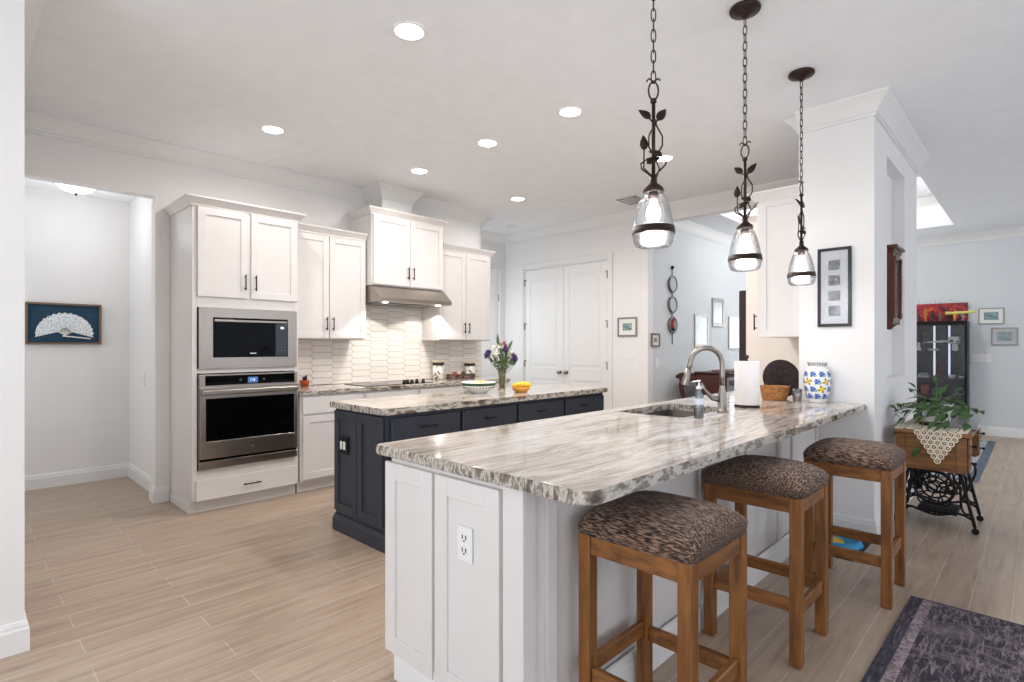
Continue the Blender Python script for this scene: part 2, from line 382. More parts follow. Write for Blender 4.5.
# crown mouldings
CR = [(0, 0), (.10, 0), (.10, -.014), (.092, -.02), (.080, -.032), (.058, -.052), (.038, -.078), (.026, -.092), (.022, -.1), (.022, -.108), (.012, -.112), (.012, -.132), (0, -.134)]
def crown(name, path, side, closed=False, z=ZC, sc=1.0):
    return struct(name, MB().sweep(path, [(o*sc, h*sc) for o, h in CR], closed, side, z), M_trim)
crown('trim_1', [(-3, 3.14), (.228, 3.14), (.228, YW), (4.9, YW), (4.9, YR), (XP, YR), (XP, 1.27)], -1)
crown('trim_2', [(4.35, 1.27), (4.35, .80), (6.12, .80)], -1)
crown('trim_3', [(XP+.12, .80), (XP+.12, 3.47), (10.6, 3.47), (10.6, -3)], -1)
crown('trim_4', [(TX0, TY0), (TX1, TY0), (TX1, TY1), (TX0, TY1)], 1, closed=True, z=ZC+.42, sc=.8)
# pony part of the pier crown on the kitchen side
crown('trim_5', [(XP, 1.27), (4.35, 1.27)], -1)

# the two plastered boxes above the cabinets, with their own crown
m = MB(); m.box(3.18, 3.56, 4.98, YW, 2.60, ZC); m.sweep([(3.18, YW), (3.18, 4.98), (3.56, 4.98), (3.56, YW)], CR, False, 1*-1, ZC); struct('trim_6', m, M_trim)
m = MB(); m.box(3.57, 4.72, 5.13, YW, 2.40, ZC); m.sweep([(3.57, YW), (3.57, 5.13), (4.72, 5.13), (4.72, YW)], CR, False, -1, ZC); struct('trim_8', m, M_trim)

# baseboards
BB = [(0, 0), (.016, 0), (.016, .095), (.012, .105), (.012, .115), (.007, .13), (0, .132)]
def base(name, path, side): return struct(name, MB().sweep(path, BB, False, side, 0), M_trim)
base('baseboard_left', [(-3, 3.14), (.228, 3.14), (.228, YW+.12)], -1)
base('baseboard_hallway', [(-.8, 6.6), (1.27, 6.6), (1.27, 5.42), (1.2, 5.42), (1.2, YW), (1.30, YW)], -1)
base('baseboard_recess', [(4.9, 5.32), (4.9, YR), (4.92, YR)], -1)
base('baseboard_pantry', [(XP, 3.98), (XP, 3.47), (XP+.12, 3.47), (10.6, 3.47), (10.6, -3)], -1)
base('baseboard_pier', [(4.35, 1.1), (4.35, .80), (6.12, .80), (6.12, 1.27)], -1)

# shaker door / handles (local frame: x right, y inward, z up)
def shaker(mb, x0, x1, z0, z1, th=.02, fr=.058, rec=.009):
    mb.box(x0+fr-.002, x1-fr+.002, -th+rec, 0, z0+fr-.002, z1-fr+.002)
    b = .0015
    mb.box(x0, x0+fr, -th, 0, z0, z1, b); mb.box(x1-fr, x1, -th, 0, z0, z1, b)
    mb.box(x0+fr, x1-fr, -th, 0, z0, z0+fr, b); mb.box(x0+fr, x1-fr, -th, 0, z1-fr, z1, b)
    return mb
def bar(mb, x, z, ln=.13, vert=True, y=-.02):
    h = ln/2
    if vert:
        mb.tube([(x, y-.03, z-h), (x, y-.03, z+h)], .0055, 8)
        for s in (-1, 1): mb.cyl((x, y, z+s*h*.72), (x, y-.03, z+s*h*.72), .0048, 8)
    else:
        mb.tube([(x-h, y-.03, z), (x+h, y-.03, z)], .0055, 8)
        for s in (-1, 1): mb.cyl((x+s*h*.72, y, z), (x+s*h*.72, y-.03, z), .0048, 8)
    return mb
CC = [(0, 0), (0, .07), (.05, .07), (.05, .058), (.044, .052), (.03, .035), (.018, .018), (.012, .012), (.012, 0)]   # cabinet crown
def cab_crown(path, z, parent, side=-1):
    return MB().sweep(path, CC, False, side, z).build('crown_moulding', M_cab, parent)

# pantry double door
d = MB(FX(XP, 5.55, 0))
jb = MB(FX(XP, 5.56, 0)); cs = .07
for (x0, x1, z0, z1) in ((-cs, 0, 0, 2.46+cs), (1.51, 1.51+cs, 0, 2.46+cs), (0, 1.51, 2.46, 2.46+cs)):
    jb.box(x0, x1, -.018, -.0005, z0, z1, .004)
jb.box(0, .02, 0, .1, 0, 2.46); jb.box(1.49, 1.51, 0, .1, 0, 2.46); jb.box(0.02, 1.49, 0, .1, 2.44, 2.46)
dd = thing('door_1', (XP, 4.8, 0), None, None); tag(dd, kind='structure')
jb.build('door_casing', M_trim, dd)
for k in (0, 1):
    x0 = .024+k*.735; x1 = x0+.729; mb = MB(FX(XP+.012, 5.56, 0))
    fr = .10
    mb.box(x0, x1, .008, .036, .01, 2.435)
    mb.box(x0, x0+fr, 0, .008, .01, 2.435, .003); mb.box(x1-fr, x1, 0, .008, .01, 2.435, .003)
    for (z0, z1) in ((.01, .22), (.83, 1.0), (2.30, 2.435)): mb.box(x0+fr, x1-fr, 0, .008, z0, z1, .003)
    for (z0, z1) in ((.26, .79), (1.04, 2.26)): mb.box(x0+fr+.04, x1-fr-.04, .001, .008, z0, z1, .006)
    lf = mb.build('door_leaf', M_trim, dd)
    kb = MB(FX(XP+.012, 5.56, 0)); kx = x1-.055 if k == 0 else x0+.055
    kb.cyl((kx, 0, .94), (kx, -.03, .94), .009); kb.ball((kx, -.045, .94), .027, 14); kb.cyl((kx, 0, .94), (kx, -.006, .94), .026, 16)
    kb.build('door_knob', M_steel2, lf)
    for z in (.25, 1.05, 1.6, 2.25):
        hx = x0-.004 if k == 0 else x1+.004
        hb = MB(FX(XP+.012, 5.56, 0)); hb.cyl((hx, -.012, z-.05), (hx, -.012, z+.05), .008, 8); s_ = -1 if k == 0 else 1
        hb.box(hx, hx-s_*.03, -.006, -.001, z+.035, z+.05); hb.build('hinge', M_steel2, lf)
# door in the recess
d2 = thing('door_2', (5.42, YR, 0), None, None); tag(d2, kind='structure')
jb = MB(FY(0, YR, 0)); jb.box(4.92, 4.98, -.018, -.0005, 0, 2.53, .004); jb.box(5.86, 5.93, -.018, -.0005, 0, 2.53, .004); jb.box(4.98, 5.86, -.018, -.0005, 2.46, 2.53, .004)
jb.build('door_casing', M_trim, d2)
mb = MB(FY(0, YR, 0)); mb.box(4.985, 5.855, .02, .05, .01, 2.45); mb.box(4.985, 5.09, .012, .02, .01, 2.45, .003); mb.box(5.75, 5.855, .012, .02, .01, 2.45, .003)
for (z0, z1) in ((.01, .22), (.83, 1.0), (2.3, 2.45)): mb.box(5.09, 5.75, .012, .02, z0, z1, .003)
lf = mb.build('door_leaf', M_trim, d2)
for z in (.25, 1.2, 2.05): MB().cyl((5.857, YR-.004, z-.05), (5.857, YR-.004, z+.05), .008, 8).build('hinge', M_steel2, lf)
kb = MB(); kb.cyl((5.06, YR+.012, .94), (5.06, YR-.03, .94), .009); kb.ball((5.06, YR-.04, .94), .027, 14); kb.build('door_knob', M_steel2, lf)

m = MB()
for (y0, y1, z0, z1) in ((5.46, 5.50, .9, 2.3), (5.84, 5.88, .9, 2.3), (5.50, 5.84, .9, .94), (5.50, 5.84, 2.26, 2.3)): m.box(4.9, 4.925, y0, y1, z0, z1)
struct('window_7', m, M_trim)  # unseen frame added on the solid return wall to go with the fill
area('recess_fill', (4.93, 5.67, 1.6), (PI/2, 0, -PI/2), .34, 1.3, 5, (.8, .9, 1))  # added cool fill that brightens the recess door

# ------------------------------------------------------------ tall oven cabinet
YF = 4.71
oc = thing('oven_cabinet', (1.73, 5.0, 0), 'tall white cabinet housing the microwave and the wall oven', 'cabinet')
m = MB(); X0, X1 = 1.31, 2.15
# carcass with openings for the appliances
m.box(X0, X0+.035, YF, YW-.002, .1, 2.44, .002); m.box(X1-.035, X1, YF, YW-.002, .1, 2.44, .002)
m.box(X0, X0+.03, YF+.045, YW-.002, 0, .1)
for (z0, z1) in ((.09, .335), (1.095, 1.13), (1.615, 2.44)): m.box(X0+.035, X1-.035, YF, YW-.01, z0, z1)
m.box(X0+.035, X1-.035, YW-.03, YW-.01, .3, 1.7)
m.box(X0+.03, X1-.005, YF+.05, YF+.07, 0, .09)
m.build('body', M_cab, oc)
MB().box(X0-.012, X0, YF+.05, YW-.02, 0, .07, .003).build('base_trim', M_cab, oc)
for k, (x0, x1) in enumerate(((1.345, 1.722), (1.745, 2.135))):
    dr = shaker(MB(FY(0, YF, 0)), x0, x1, 1.70, 2.40).build('door', M_cab, oc)
    bar(MB(FY(0, YF, 0)), x1-.03 if k == 0 else x0+.03, 1.83).build('handle', M_black, dr)
dr = MB(FY(0, YF, 0)).box(1.335, 2.14, -.02, 0, .10, .26, .003).build('drawer', M_cab, oc)
bar(MB(FY(0, YF, 0)), 1.745, .18, .14, False).build('handle', M_black, dr)
cab_crown([(X0, YW-.01), (X0, YF), (X1, YF), (X1, YW-.01)], 2.405, oc)

# microwave
mw = thing('microwave', (1.74, YF+.2, 1.13), 'built-in stainless microwave with black glass door above the oven', 'microwave')
mb = MB(FY(0, YF, 0)); x0, x1, z0, z1 = 1.352, 2.128, 1.132, 1.612; ix0, ix1, iz0, iz1 = 1.452, 2.05, 1.218, 1.538
mb.box(x0, ix0, -.022, -.001, z0, z1); mb.box(ix1, x1, -.022, -.001, z0, z1)
mb.box(ix0, ix1, -.022, -.001, z0, iz0); mb.box(ix0, ix1, -.022, -.001, iz1, z1)
mb.build('trim_frame', M_steel, mw)
dg = MB(FY(0, YF, 0)).box(ix0, ix1, -.018, .3, iz0, iz1, .002).build('door', M_bglass, mw)
MB(FY(0, YF, 0)).box(ix0+.012, ix1-.008, -.027, -.019, iz1-.034, iz1-.016, .003).build('handle', M_steel, dg)
M_disp = mat('display_glow', (200, 215, 230), .4, emit=(190, 215, 240), estr=1.2)
M_grey = mat('grey_print', (120, 124, 130), .4)
pn = MB(FY(0, YF, 0)).box(ix1-.105, ix1-.006, -.0192, -.0181, iz0+.01, iz1-.04).build('control_panel', mat('panel_black', (22, 25, 32), .12), dg)
mb = MB(FY(0, YF, 0)); mb.box(ix1-.062, ix1-.036, -.0202, -.0193, iz1-.082, iz1-.064); mb.build('display', M_disp, pn)
for i in range(3):
    for j in range(4): MB(FY(0, YF, 0)).box(ix1-.085+i*.028, ix1-.078+i*.028, -.0202, -.0193, iz0+.05+j*.028, iz0+.054+j*.028).build('key', M_grey, pn)

mb = MB(FY(0, YF, 0)).box(1.735, 1.785, -.0195, -.0181, iz0+.028, iz0+.036).build('badge', mat('badge_white', (215, 215, 218), .3), dg)

# wall oven
ov = thing('built_in_oven', (1.74, YF+.2, .34), 'stainless built-in wall oven with black glass door', 'oven')
mb = MB(FY(0, YF, 0)); z0, z1 = .345, 1.085
mb.box(1.352, 2.128, -.012, .4, z0, z1, .002); mb.build('body', M_steel, ov)
cp = MB(FY(0, YF, 0)).box(1.395, 2.105, -.026, -.012, .998, 1.073, .002).build('control_panel', M_bglass, ov)
MB(FY(0, YF, 0)).box(1.715, 1.795, -.0275, -.0262, 1.008, 1.055).build('display', mat('blue_display', (60, 100, 150), .3, emit=(70, 120, 190), estr=.35), cp)
mb = MB(FY(0, YF, 0))
M_pp = mat('pale_print', (200, 215, 235), .4, emit=(190, 215, 245), estr=.35)
for (a, b_) in ((1.735, 1.74), (1.748, 1.752), (1.758, 1.772)): MB(FY(0, YF, 0)).box(a, b_, -.0285, -.0276, 1.022, 1.042).build('mark', M_pp, cp)
for x in (1.66, 1.845): MB(FY(0, YF, 0)).ring((x, -.027, 1.035), .008, .0015, 'Y', 12, 4).build('dial_ring', M_grey, cp)
mb = MB(FY(0, YF, 0)); mb.box(1.352, 1.395, -.03, -.012, .995, 1.085, .002); mb.box(2.105, 2.128, -.03, -.012, .995, 1.085, .002); mb.box(1.395, 2.105, -.03, -.012, 1.074, 1.085, .002)
mb.build('panel_frame', M_steel, ov)
dr = MB(FY(0, YF, 0)); dz0, dz1 = .425, .985; gx0, gx1, gz0, gz1 = 1.395, 2.095, .56, .895
dr.box(1.354, gx0, -.045, -.0125, dz0, dz1, .002); dr.box(gx1, 2.126, -.045, -.0125, dz0, dz1, .002); dr.box(gx0, gx1, -.045, -.0125, dz0, gz0, .002); dr.box(gx0, gx1, -.045, -.0125, gz1, dz1, .002)
dr = dr.build('door', M_steel, ov)
MB(FY(0, YF, 0)).box(gx0, gx1, -.043, -.0127, gz0, gz1).build('window', M_bglass, dr)
mb = MB(FY(0, YF, 0)); mb.box(1.36, 2.12, -.085, -.066, .925, .965, .008, 2); mb.box(1.365, 1.39, -.07, -.045, .93, .96); mb.box(2.09, 2.115, -.07, -.045, .93, .96)
mb.build('handle', M_steel2, dr)
MB(FY(0, YF, 0)).box(1.725, 1.76, -.046, -.0451, .485, .493).build('badge', M_grey, dr)
MB(FY(0, YF, 0)).box(1.352, 2.128, -.04, -.0125, .345, .405, .004).build('vent_trim', M_steel, ov)
MB(FY(0, YF, 0)).box(1.356, 2.124, -.03, -.0125, .405, .425).build('vent_gap', M_bglass, ov)

# ------------------------------------------------------------ base cabinets on the kitchen wall
CW = [(2.165, 2.80), (2.80, 3.44), (3.44, 4.08), (4.08, 4.79)]
lbls = ['white base cabinet with one drawer, right next to the oven cabinet', 'white base cabinet under the left part of the cooktop', 'white base cabinet under the right part of the cooktop', 'white base cabinet at the far end of the cooktop run']
for (x0, x1), lb in zip(CW, lbls):
    bc = thing('base_cabinet', ((x0+x1)/2, 5.0, 0), lb, 'cabinet', 'base cabinets under the cooktop worktop')
    mb = MB(); mb.box(x0+.001, x1-.001, YF, YW-.002, .1, .868); mb.box(x0+.001, x1-.001, YF+.06, YW-.02, 0, .1); mb.build('body', M_cab, bc)
    dr = MB(FY(0, YF, 0)).box(x0+.02, x1-.02, -.02, -.0005, .70, .85, .003).build('drawer', M_cab, bc)
    n = 1 if x0 < 2.5 else 2; wv = (x1-x0-.04)/n
    for k in range(n):
        a = x0+.02+k*wv; dd_ = shaker(MB(FY(0, YF-.0005, 0)), a+.002, a+wv-.002, .12, .68).build('door', M_cab, bc)
        if n == 2: bar(MB(FY(0, YF, 0)), a+wv-.03 if k == 0 else a+.03, .6).build('handle', M_black, dd_)
        else: bar(MB(FY(0, YF, 0)), a+wv-.03, .6).build('handle', M_black, dd_)
    if n == 2: bar(MB(FY(0, YF, 0)), (x0+x1)/2, .775, .13, False).build('handle', M_black, dr)

def slab(name, pts, z0, z1, label, bev=.012, cut=None):
    mb = MB().prism(pts, z0, z1, bev, 3)
    c = sum(p[0] for p in pts)/len(pts), sum(p[1] for p in pts)/len(pts), z0
    o = mb.build(name, M_gran, loc=c, label=label, cat='worktop')
    if cut:
        cb = MB(); cb.prism(cut, z0-.05, z1+.05); k = cb.build('cutter', M_gran)
        md = o.modifiers.new('b', 'BOOLEAN'); md.operation = 'DIFFERENCE'; md.object = k; md.solver = 'EXACT'
        bpy.context.view_layer.update(); dg = bpy.context.evaluated_depsgraph_get()
        me = bpy.data.meshes.new_from_object(o.evaluated_get(dg)); o.modifiers.clear(); o.data = me
        bpy.data.objects.remove(k)
    return o
def rrect(x0, x1, y0, y1, r, n=6):
    pts = []
    for (cx, cy, a0) in ((x1-r, y1-r, 0), (x0+r, y1-r, 90), (x0+r, y0+r, 180), (x1-r, y0+r, 270)):
        for i in range(n+1): a = R(a0+90*i/n); pts.append((cx+r*math.cos(a), cy+r*math.sin(a)))
    return pts
slab('worktop', [(2.152, YF-.03), (4.81, YF-.03), (4.81, YW-.001), (2.152, YW-.001)], .87, .912, 'beige granite worktop along the kitchen wall under the white backsplash', .008)

# backsplash of long hexagonal tiles
M_tile = mat('white_glazed_tile', (238, 231, 224), .16, noise=.03, nscale=5)
M_grout = mat('tile_grout', (196, 187, 178), .8)
bs = thing('backsplash', (3.5, YW-.01, .912), 'backsplash of long white hexagonal tiles above the cooktop', 'backsplash')
mb = MB(); mb.box(2.152, 4.89, YW-.007, YW-.0005, .914, 1.37); mb.box(2.98, 3.93, YW-.007, YW-.0005, 1.37, 1.745); mb.build('grout', M_grout, bs)
def clip(poly, f):
    out = []
    for i in range(len(poly)):
        a, b = poly[i], poly[(i+1) % len(poly)]; fa, fb = f(a), f(b)
        if fa >= 0: out.append(a)
        if fa*fb < 0: t = fa/(fa-fb); out.append((a[0]+(b[0]-a[0])*t, a[1]+(b[1]-a[1])*t))
    return out
mb = MB(); TL, TH, TP = .255, .066, .032; g = .0019
def tiles(xa, xb, za, zb):
    c = 0; x = 2.0
    while x < xb+TL:
        z = za-TH+(TH/2 if c % 2 else 0)
        while z < zb+TH:
            hl = TL/2-g; hh = TH/2-g; p = [(x-hl, z), (x-hl+TP, z-hh), (x+hl-TP, z-hh), (x+hl, z), (x+hl-TP, z+hh), (x-hl+TP, z+hh)]
            for f in (lambda q: q[0]-xa, lambda q: xb-q[0], lambda q: q[1]-za, lambda q: zb-q[1]):
                if p: p = clip(p, f)
            if len(p) >= 3:
                cx = sum(q[0] for q in p)/len(p); cz = sum(q[1] for q in p)/len(p)
                A = [mb._v((q[0], YW-.007, q[1])) for q in p]; B = [mb._v((cx+(q[0]-cx)*.985, YW-.0125, cz+(q[1]-cz)*.96)) for q in p]
                mb.bm.faces.new(B)
                for i in range(len(p)): mb.bm.faces.new((A[i], A[(i+1) % len(p)], B[(i+1) % len(p)], B[i]))
            z += TH
        x += TL-TP; c += 1
tiles(2.153, 4.889, .915, 1.369)
tiles(2.981, 3.929, 1.371, 1.744)
mb.build('tiles', M_tile, bs)

# cooktop
ck = thing('cooktop', (3.3, 4.98, .912), 'black glass cooktop with knobs, set into the wall worktop', 'cooktop')
MB().prism(rrect(2.86, 3.68, 4.74, 5.20, .015), .9125, .918, .002).build('glass_top', M_bglass, ck)
mb = MB()
for (x, y, r) in ((3.02, 5.08, .08), (3.02, 4.88, .09), (3.36, 5.06, .10)): MB().ring((x, y, .918), r, .0012, 'Z', 32, 4).build('burner_ring', M_grey, ck)
for i, x in enumerate((3.335, 3.40, 3.43, 3.52, 3.58)):
    MB().lathe([(0, 0), (.023, 0), (.022, .008), (.017, .012), (.016, .036), (0, .037)], (x, 4.80+.035*(i % 2), .918), 16).build('knob', M_black, ck)

# ------------------------------------------------------------ wall cabinets
YU = 4.98
def wall_cabinet(x0, x1, z0, z1, yf, label, ratios=(.5,)):
    wc = thing('upper_cabinet', ((x0+x1)/2, YW, z0), label, 'cabinet', 'white wall cabinets over the cooktop run')
    mb = MB(); mb.box(x0+.001, x1-.001, yf, YW-.002, z0, z1); mb.build('body', M_cab, wc)
    mid = (x0+x1)/2
    for k, (a, b_) in enumerate(((x0+.014, mid-.004), (mid+.004, x1-.014))):
        dr = shaker(MB(FY(0, yf-.0005, 0)), a, b_, z0+.012, z1-.014).build('door', M_cab, wc)
        bar(MB(FY(0, yf, 0)), b_-.03 if k == 0 else a+.03, z0+.15).build('handle', M_black, dr)
    return wc
wc = wall_cabinet(2.165, 2.985, 1.375, 2.39, YU, 'white two-door wall cabinet between the oven tower and the range hood')
cab_crown([(2.215, YU), (2.984, YU)], 2.385, wc)
wc = wall_cabinet(2.99, 3.915, 1.935, 2.665, YU-.10, 'highest mounted white wall cabinet, directly above the range hood')
cab_crown([(2.99, YW-.01), (2.99, YU-.10), (3.915, YU-.10), (3.915, YW-.01)], 2.655, wc)
wc = wall_cabinet(3.92, 4.75, 1.375, 2.435, YU, 'white two-door wall cabinet to the right of the range hood')
cab_crown([(3.972, YU), (4.75, YU), (4.75, YW-.01)], 2.43, wc)

# range hood
rh = thing('range_hood', (3.5, YW, 1.72), 'slim stainless steel range hood under the wall cabinet', 'range hood')
prof = [(YW-.01, 1.76), (4.78, 1.76), (4.72, 1.765), (4.72, 1.80), (4.87, 1.93), (YW-.01, 1.93)]
mb = MB(); A = [mb._v((2.992, y, z)) for y, z in prof]; B = [mb._v((3.913, y, z)) for y, z in prof]
mb.bm.faces.new(A); mb.bm.faces.new(B[::-1])
for i in range(len(prof)): mb.bm.faces.new((A[i], A[(i+1) % 6], B[(i+1) % 6], B[i]))
mb.build('body', M_steel, rh)
mb = MB()
for (a, b_) in ((3.05, 3.43), (3.47, 3.85)): mb.box(a, b_, 4.86, 5.2, 1.752, 1.7595)
mb.build('grease_filter', mat('filter_metal', (120, 118, 115), .35, metal=1, bump=.6, bscale=150), rh)
for x in (3.11, 3.79):
    MB().lathe([(0, 0), (.03, 0), (.03, .005), (0, .005)], (x, 4.81, 1.7545), 16).build('hood_lamp', M_lamp, rh)
    l = bpy.data.lights.new('hood_spot', 'SPOT'); l.energy = 13; l.color = (1, .93, .85); l.spot_size = R(112); l.spot_blend = .2; l.shadow_soft_size = .02
    o = bpy.data.objects.new('hood_spot', l); C.collection.objects.link(o); o.location = (x, 4.83, 1.748); o.rotation_euler = (R(20), 0, 0)

# ------------------------------------------------------------ island
isl = thing('island_cabinet', (3.2, 3.3, 0), 'dark navy kitchen island with drawers under a granite top', 'island')
IX0, IX1, IY0, IY1 = 1.93, 4.33, 2.985, 3.62
mb = MB(); mb.box(IX0, IX1, IY0, IY1, .1, .868); mb.box(IX0+.03, IX1-.03, IY0+.06, IY1-.06, 0, .1); mb.build('body', M_navy, isl)
mb = MB(FX(IX0, IY1, 0)); W_ = IY1-IY0
shaker(mb, 0.012, W_*.5-.004, .15, .855); shaker(mb, W_*.5+.004, W_-.012, .15, .855); mb.build('end_panel', M_navy, isl)
mb = MB(); mb.sweep([(IX0+.3, IY1), (IX0, IY1), (IX0, IY0+.0), (IX0+.3, IY0)], [(0, 0), (.018, 0), (.018, .085), (.013, .098), (.008, .106), (.008, .118), (0, .12)], False, -1, 0); 
mb.build('base_trim', M_navy, isl)
DX = [(1.965, 2.535), (2.56, 3.12), (3.145, 3.715), (3.74, 4.32)]
for (a, b_) in DX:
    dr = MB(FY(0, IY0-.0005, 0)).box(a, b_, -.02, 0, .70, .845, .003).build('drawer', M_navy, isl)
    bar(MB(FY(0, IY0, 0)), (a+b_)/2, .775, .15, False).build('handle', M_black, dr)
    for k in (0, 1):
        wv = (b_-a)/2; dd_ = shaker(MB(FY(0, IY0-.0005, 0)), a+k*wv+.002, a+(k+1)*wv-.002, .12, .68).build('door', M_navy, isl)
        bar(MB(FY(0, IY0, 0)), a+wv-.03 if k == 0 else a+wv+.03, .6).build('handle', M_black, dd_)
slab('worktop', rrect(1.895, 4.37, 2.95, 3.66, .02), .872, .914, 'granite worktop on the dark navy island')
ot = thing('power_outlet', (IX0-.02, 3.47, .62), 'black outlet plate with two white sockets on the island end', 'outlet')
mb = MB(FX(IX0-.0205, 3.53, 0)); mb.box(.0, .115, -.007, 0, .56, .68, .002); mb.build('plate', M_black, ot)
mb = MB(FX(IX0-.0205, 3.53, 0))
for a in (.022, .064): mb.box(a, a+.028, -.010, -.0071, .592, .648, .003)
mb.build('socket', M_plate, ot, label='white sockets')

# ------------------------------------------------------------ peninsula
PX0, PX1, PY0, PY1 = 1.235, 4.34, 1.148, 1.885
pen = thing('peninsula_cabinet', (2.8, 1.5, 0), 'white panelled peninsula cabinet under the long breakfast-bar worktop', 'cabinet')
mb = MB(); t = .02
mb.box(PX0, PX0+t, PY0, PY1, .1, .8715); mb.box(PX0, PX1, PY0, PY0+t, 0, .8715); mb.box(PX0, 5.16, PY1-t, PY1, .1, .868)
mb.box(PX0+t, PX1, PY0+t, PY1-t, .1, .12); mb.box(PX0+.03, PX0+.05, PY0+.03, PY1-.07, 0, .1); mb.box(PX0+.03, 5.16, PY1-.09, PY1-.07, 0, .1); mb.box(5.14, 5.16, 1.29, PY1-t, .1, .868)
mb.build('body', M_cab, pen)
mb = MB(FX(PX0, PY1, 0)); shaker(mb, .003, .306, .10, .85, fr=.068); shaker(mb, .322, .650, .10, .85, fr=.068); mb.box(.66, .737+.012, -.012, 0, 0, .8715, .002)
mb.build('end_panel', M_cab, pen)
mb = MB(FY(0, PY0, 0))
for x in (1.235, 1.34, 1.88, 2.44, 3.0, 3.5, 3.76, 4.29):
    MB(FY(0, PY0, 0)).box(x, x+.045, -.014, -.0005, .0, .8715).build('batten', M_cab, pen)
mb = MB().sweep([(PX0-.0, PY1-.06), (PX0-.0, PY0-.014), (4.33, PY0-.014)], BB, False, -1, 0); mb.build('base_trim', M_trim, pen)
ppts = [(1.198+.022, 1.938), (1.198+.006, 1.932), (1.198, 1.916)]
rr = .045
for i in range(7): a = R(180+90*i/6); ppts.append((1.198+rr+rr*math.cos(a), .872+rr+rr*math.sin(a)))
ppts += [(4.348, .846), (4.348, 1.272), (5.168, 1.272), (5.168, 1.94), (4.3, 1.94)]
SX0, SX1, SY0, SY1 = 2.80, 3.46, 1.41, 1.835
slab('worktop', ppts, .872, .914, 'long breakfast-bar worktop of veined granite with a sink', cut=rrect(SX0, SX1, SY0, SY1, .05))
ot = thing('power_outlet', (PX0-.02, 1.40, .637), 'white double outlet on the end panel of the peninsula', 'outlet')
mb = MB(FX(PX0-.0115, 1.437, 0)); mb.box(0, .074, -.009, -.0, .578, .697, .003); mb.build('plate', M_plate, ot)
mb = MB(FX(PX0-.0115, 1.437, 0))
for z in (.612, .655):
    for a in (.026, .044): mb.box(a, a+.004, -.0108, -.0091, z, z+.014)
    mb.cyl((.037, -.0092, z-.006), (.037, -.0108, z-.006), .0035, 8)
mb.build('slots', M_slot, ot)
for z in (.637+.022, .637-.022):
    pass

# sink
sk = thing('kitchen_sink', (3.14, 1.62, .68), 'undermount stainless sink with two basins in the peninsula', 'sink')
def basin(x0, x1, y0, y1, z0, z1):
    mb = MB(); n = 6
    rings = []
    for (ins, z) in ((-.012, z1), (0, z1), (.004, z0+.03), (.02, z0+.004), (.05, z0)):
        rings.append([mb._v((p[0], p[1], z)) for p in rrect(x0+ins, x1-ins, y0+ins, y1-ins, .045, n)])
    for A, B in zip(rings, rings[1:]):
        for i in range(len(A)): mb.bm.faces.new((A[i], A[(i+1) % len(A)], B[(i+1) % len(A)], B[i])).smooth = True
    mb.bm.faces.new(rings[-1])
    return mb
xm = 3.12
for (a, b_) in ((SX0+.005, xm-.012), (xm+.012, SX1-.005)):
    bb = basin(a, b_, SY0+.005, SY1-.005, .70, .8705).build('basin', mat('sink_steel', (62, 58, 56), .5, metal=.6, noise=.05), sk)
    MB().lathe([(0, .003), (.04, .003), (.043, 0), (.043, -.002)], ((a+b_)/2, (SY0+SY1)/2, .702), 20).build('drain', M_chrome, bb)
db = MB().lathe([(.03, 0), (.07, .006), (.095, .028), (.105, .05), (.100, .05), (.09, .03), (.066, .012), (0, .01)], (2.99, 1.6, .705), 24).build('soup_bowl', mat('dark_blue_ceramic', (34, 46, 70), .2), loc=(2.99, 1.6, .705), label='dark blue bowl standing in the left sink basin', cat='bowl')

# faucet
fc = thing('kitchen_faucet', (3.23, 1.367, .914), 'tall brushed nickel gooseneck faucet with side lever, behind the sink', 'faucet')
mb = MB(); mb.lathe([(0, 0), (.033, 0), (.033, .008), (.028, .012), (.026, .09), (.022, .12), (.017, .14), (.0165, .16)], (3.23, 1.367, .914), 20); mb.build('base', M_steel2, fc)
u = Vector((-.75, .66, 0)).normalized(); P0 = Vector((3.23, 1.367, .914)); pts = [P0+Vector((0, 0, .15)), P0+Vector((0, 0, .22))]
rr = .10
for i in range(0, 13): a = PI*i/12; pts.append(P0+u*(rr-rr*math.cos(a))+Vector((0, 0, .285+rr*math.sin(a))))
pts.append(P0+u*(2*rr+.012)+Vector((0, 0, .255)))
MB().tube(pts, .0155, 12).build('spout', M_steel2, fc)
hp = [P0+u*(2*rr+.010)+Vector((0, 0, .262)), P0+u*(2*rr+.018)+Vector((0, 0, .22)), P0+u*(2*rr+.032)+Vector((0, 0, .165)), P0+u*(2*rr+.034)+Vector((0, 0, .155))]
MB().tube(hp, [.0165, .019, .024, .02], 14).build('spray_head', M_steel2, fc)
v = Vector((-.45, .05, 0)).normalized(); q = P0+Vector((0, 0, .075))
MB().tube([q+u*.015, q+Vector((-.045, .042, .01)), q+Vector((-.075, .070, .05)), q+Vector((-.097, .09, .095))], [.018, .016, .010, .012], 10).build('lever', M_steel2, fc)

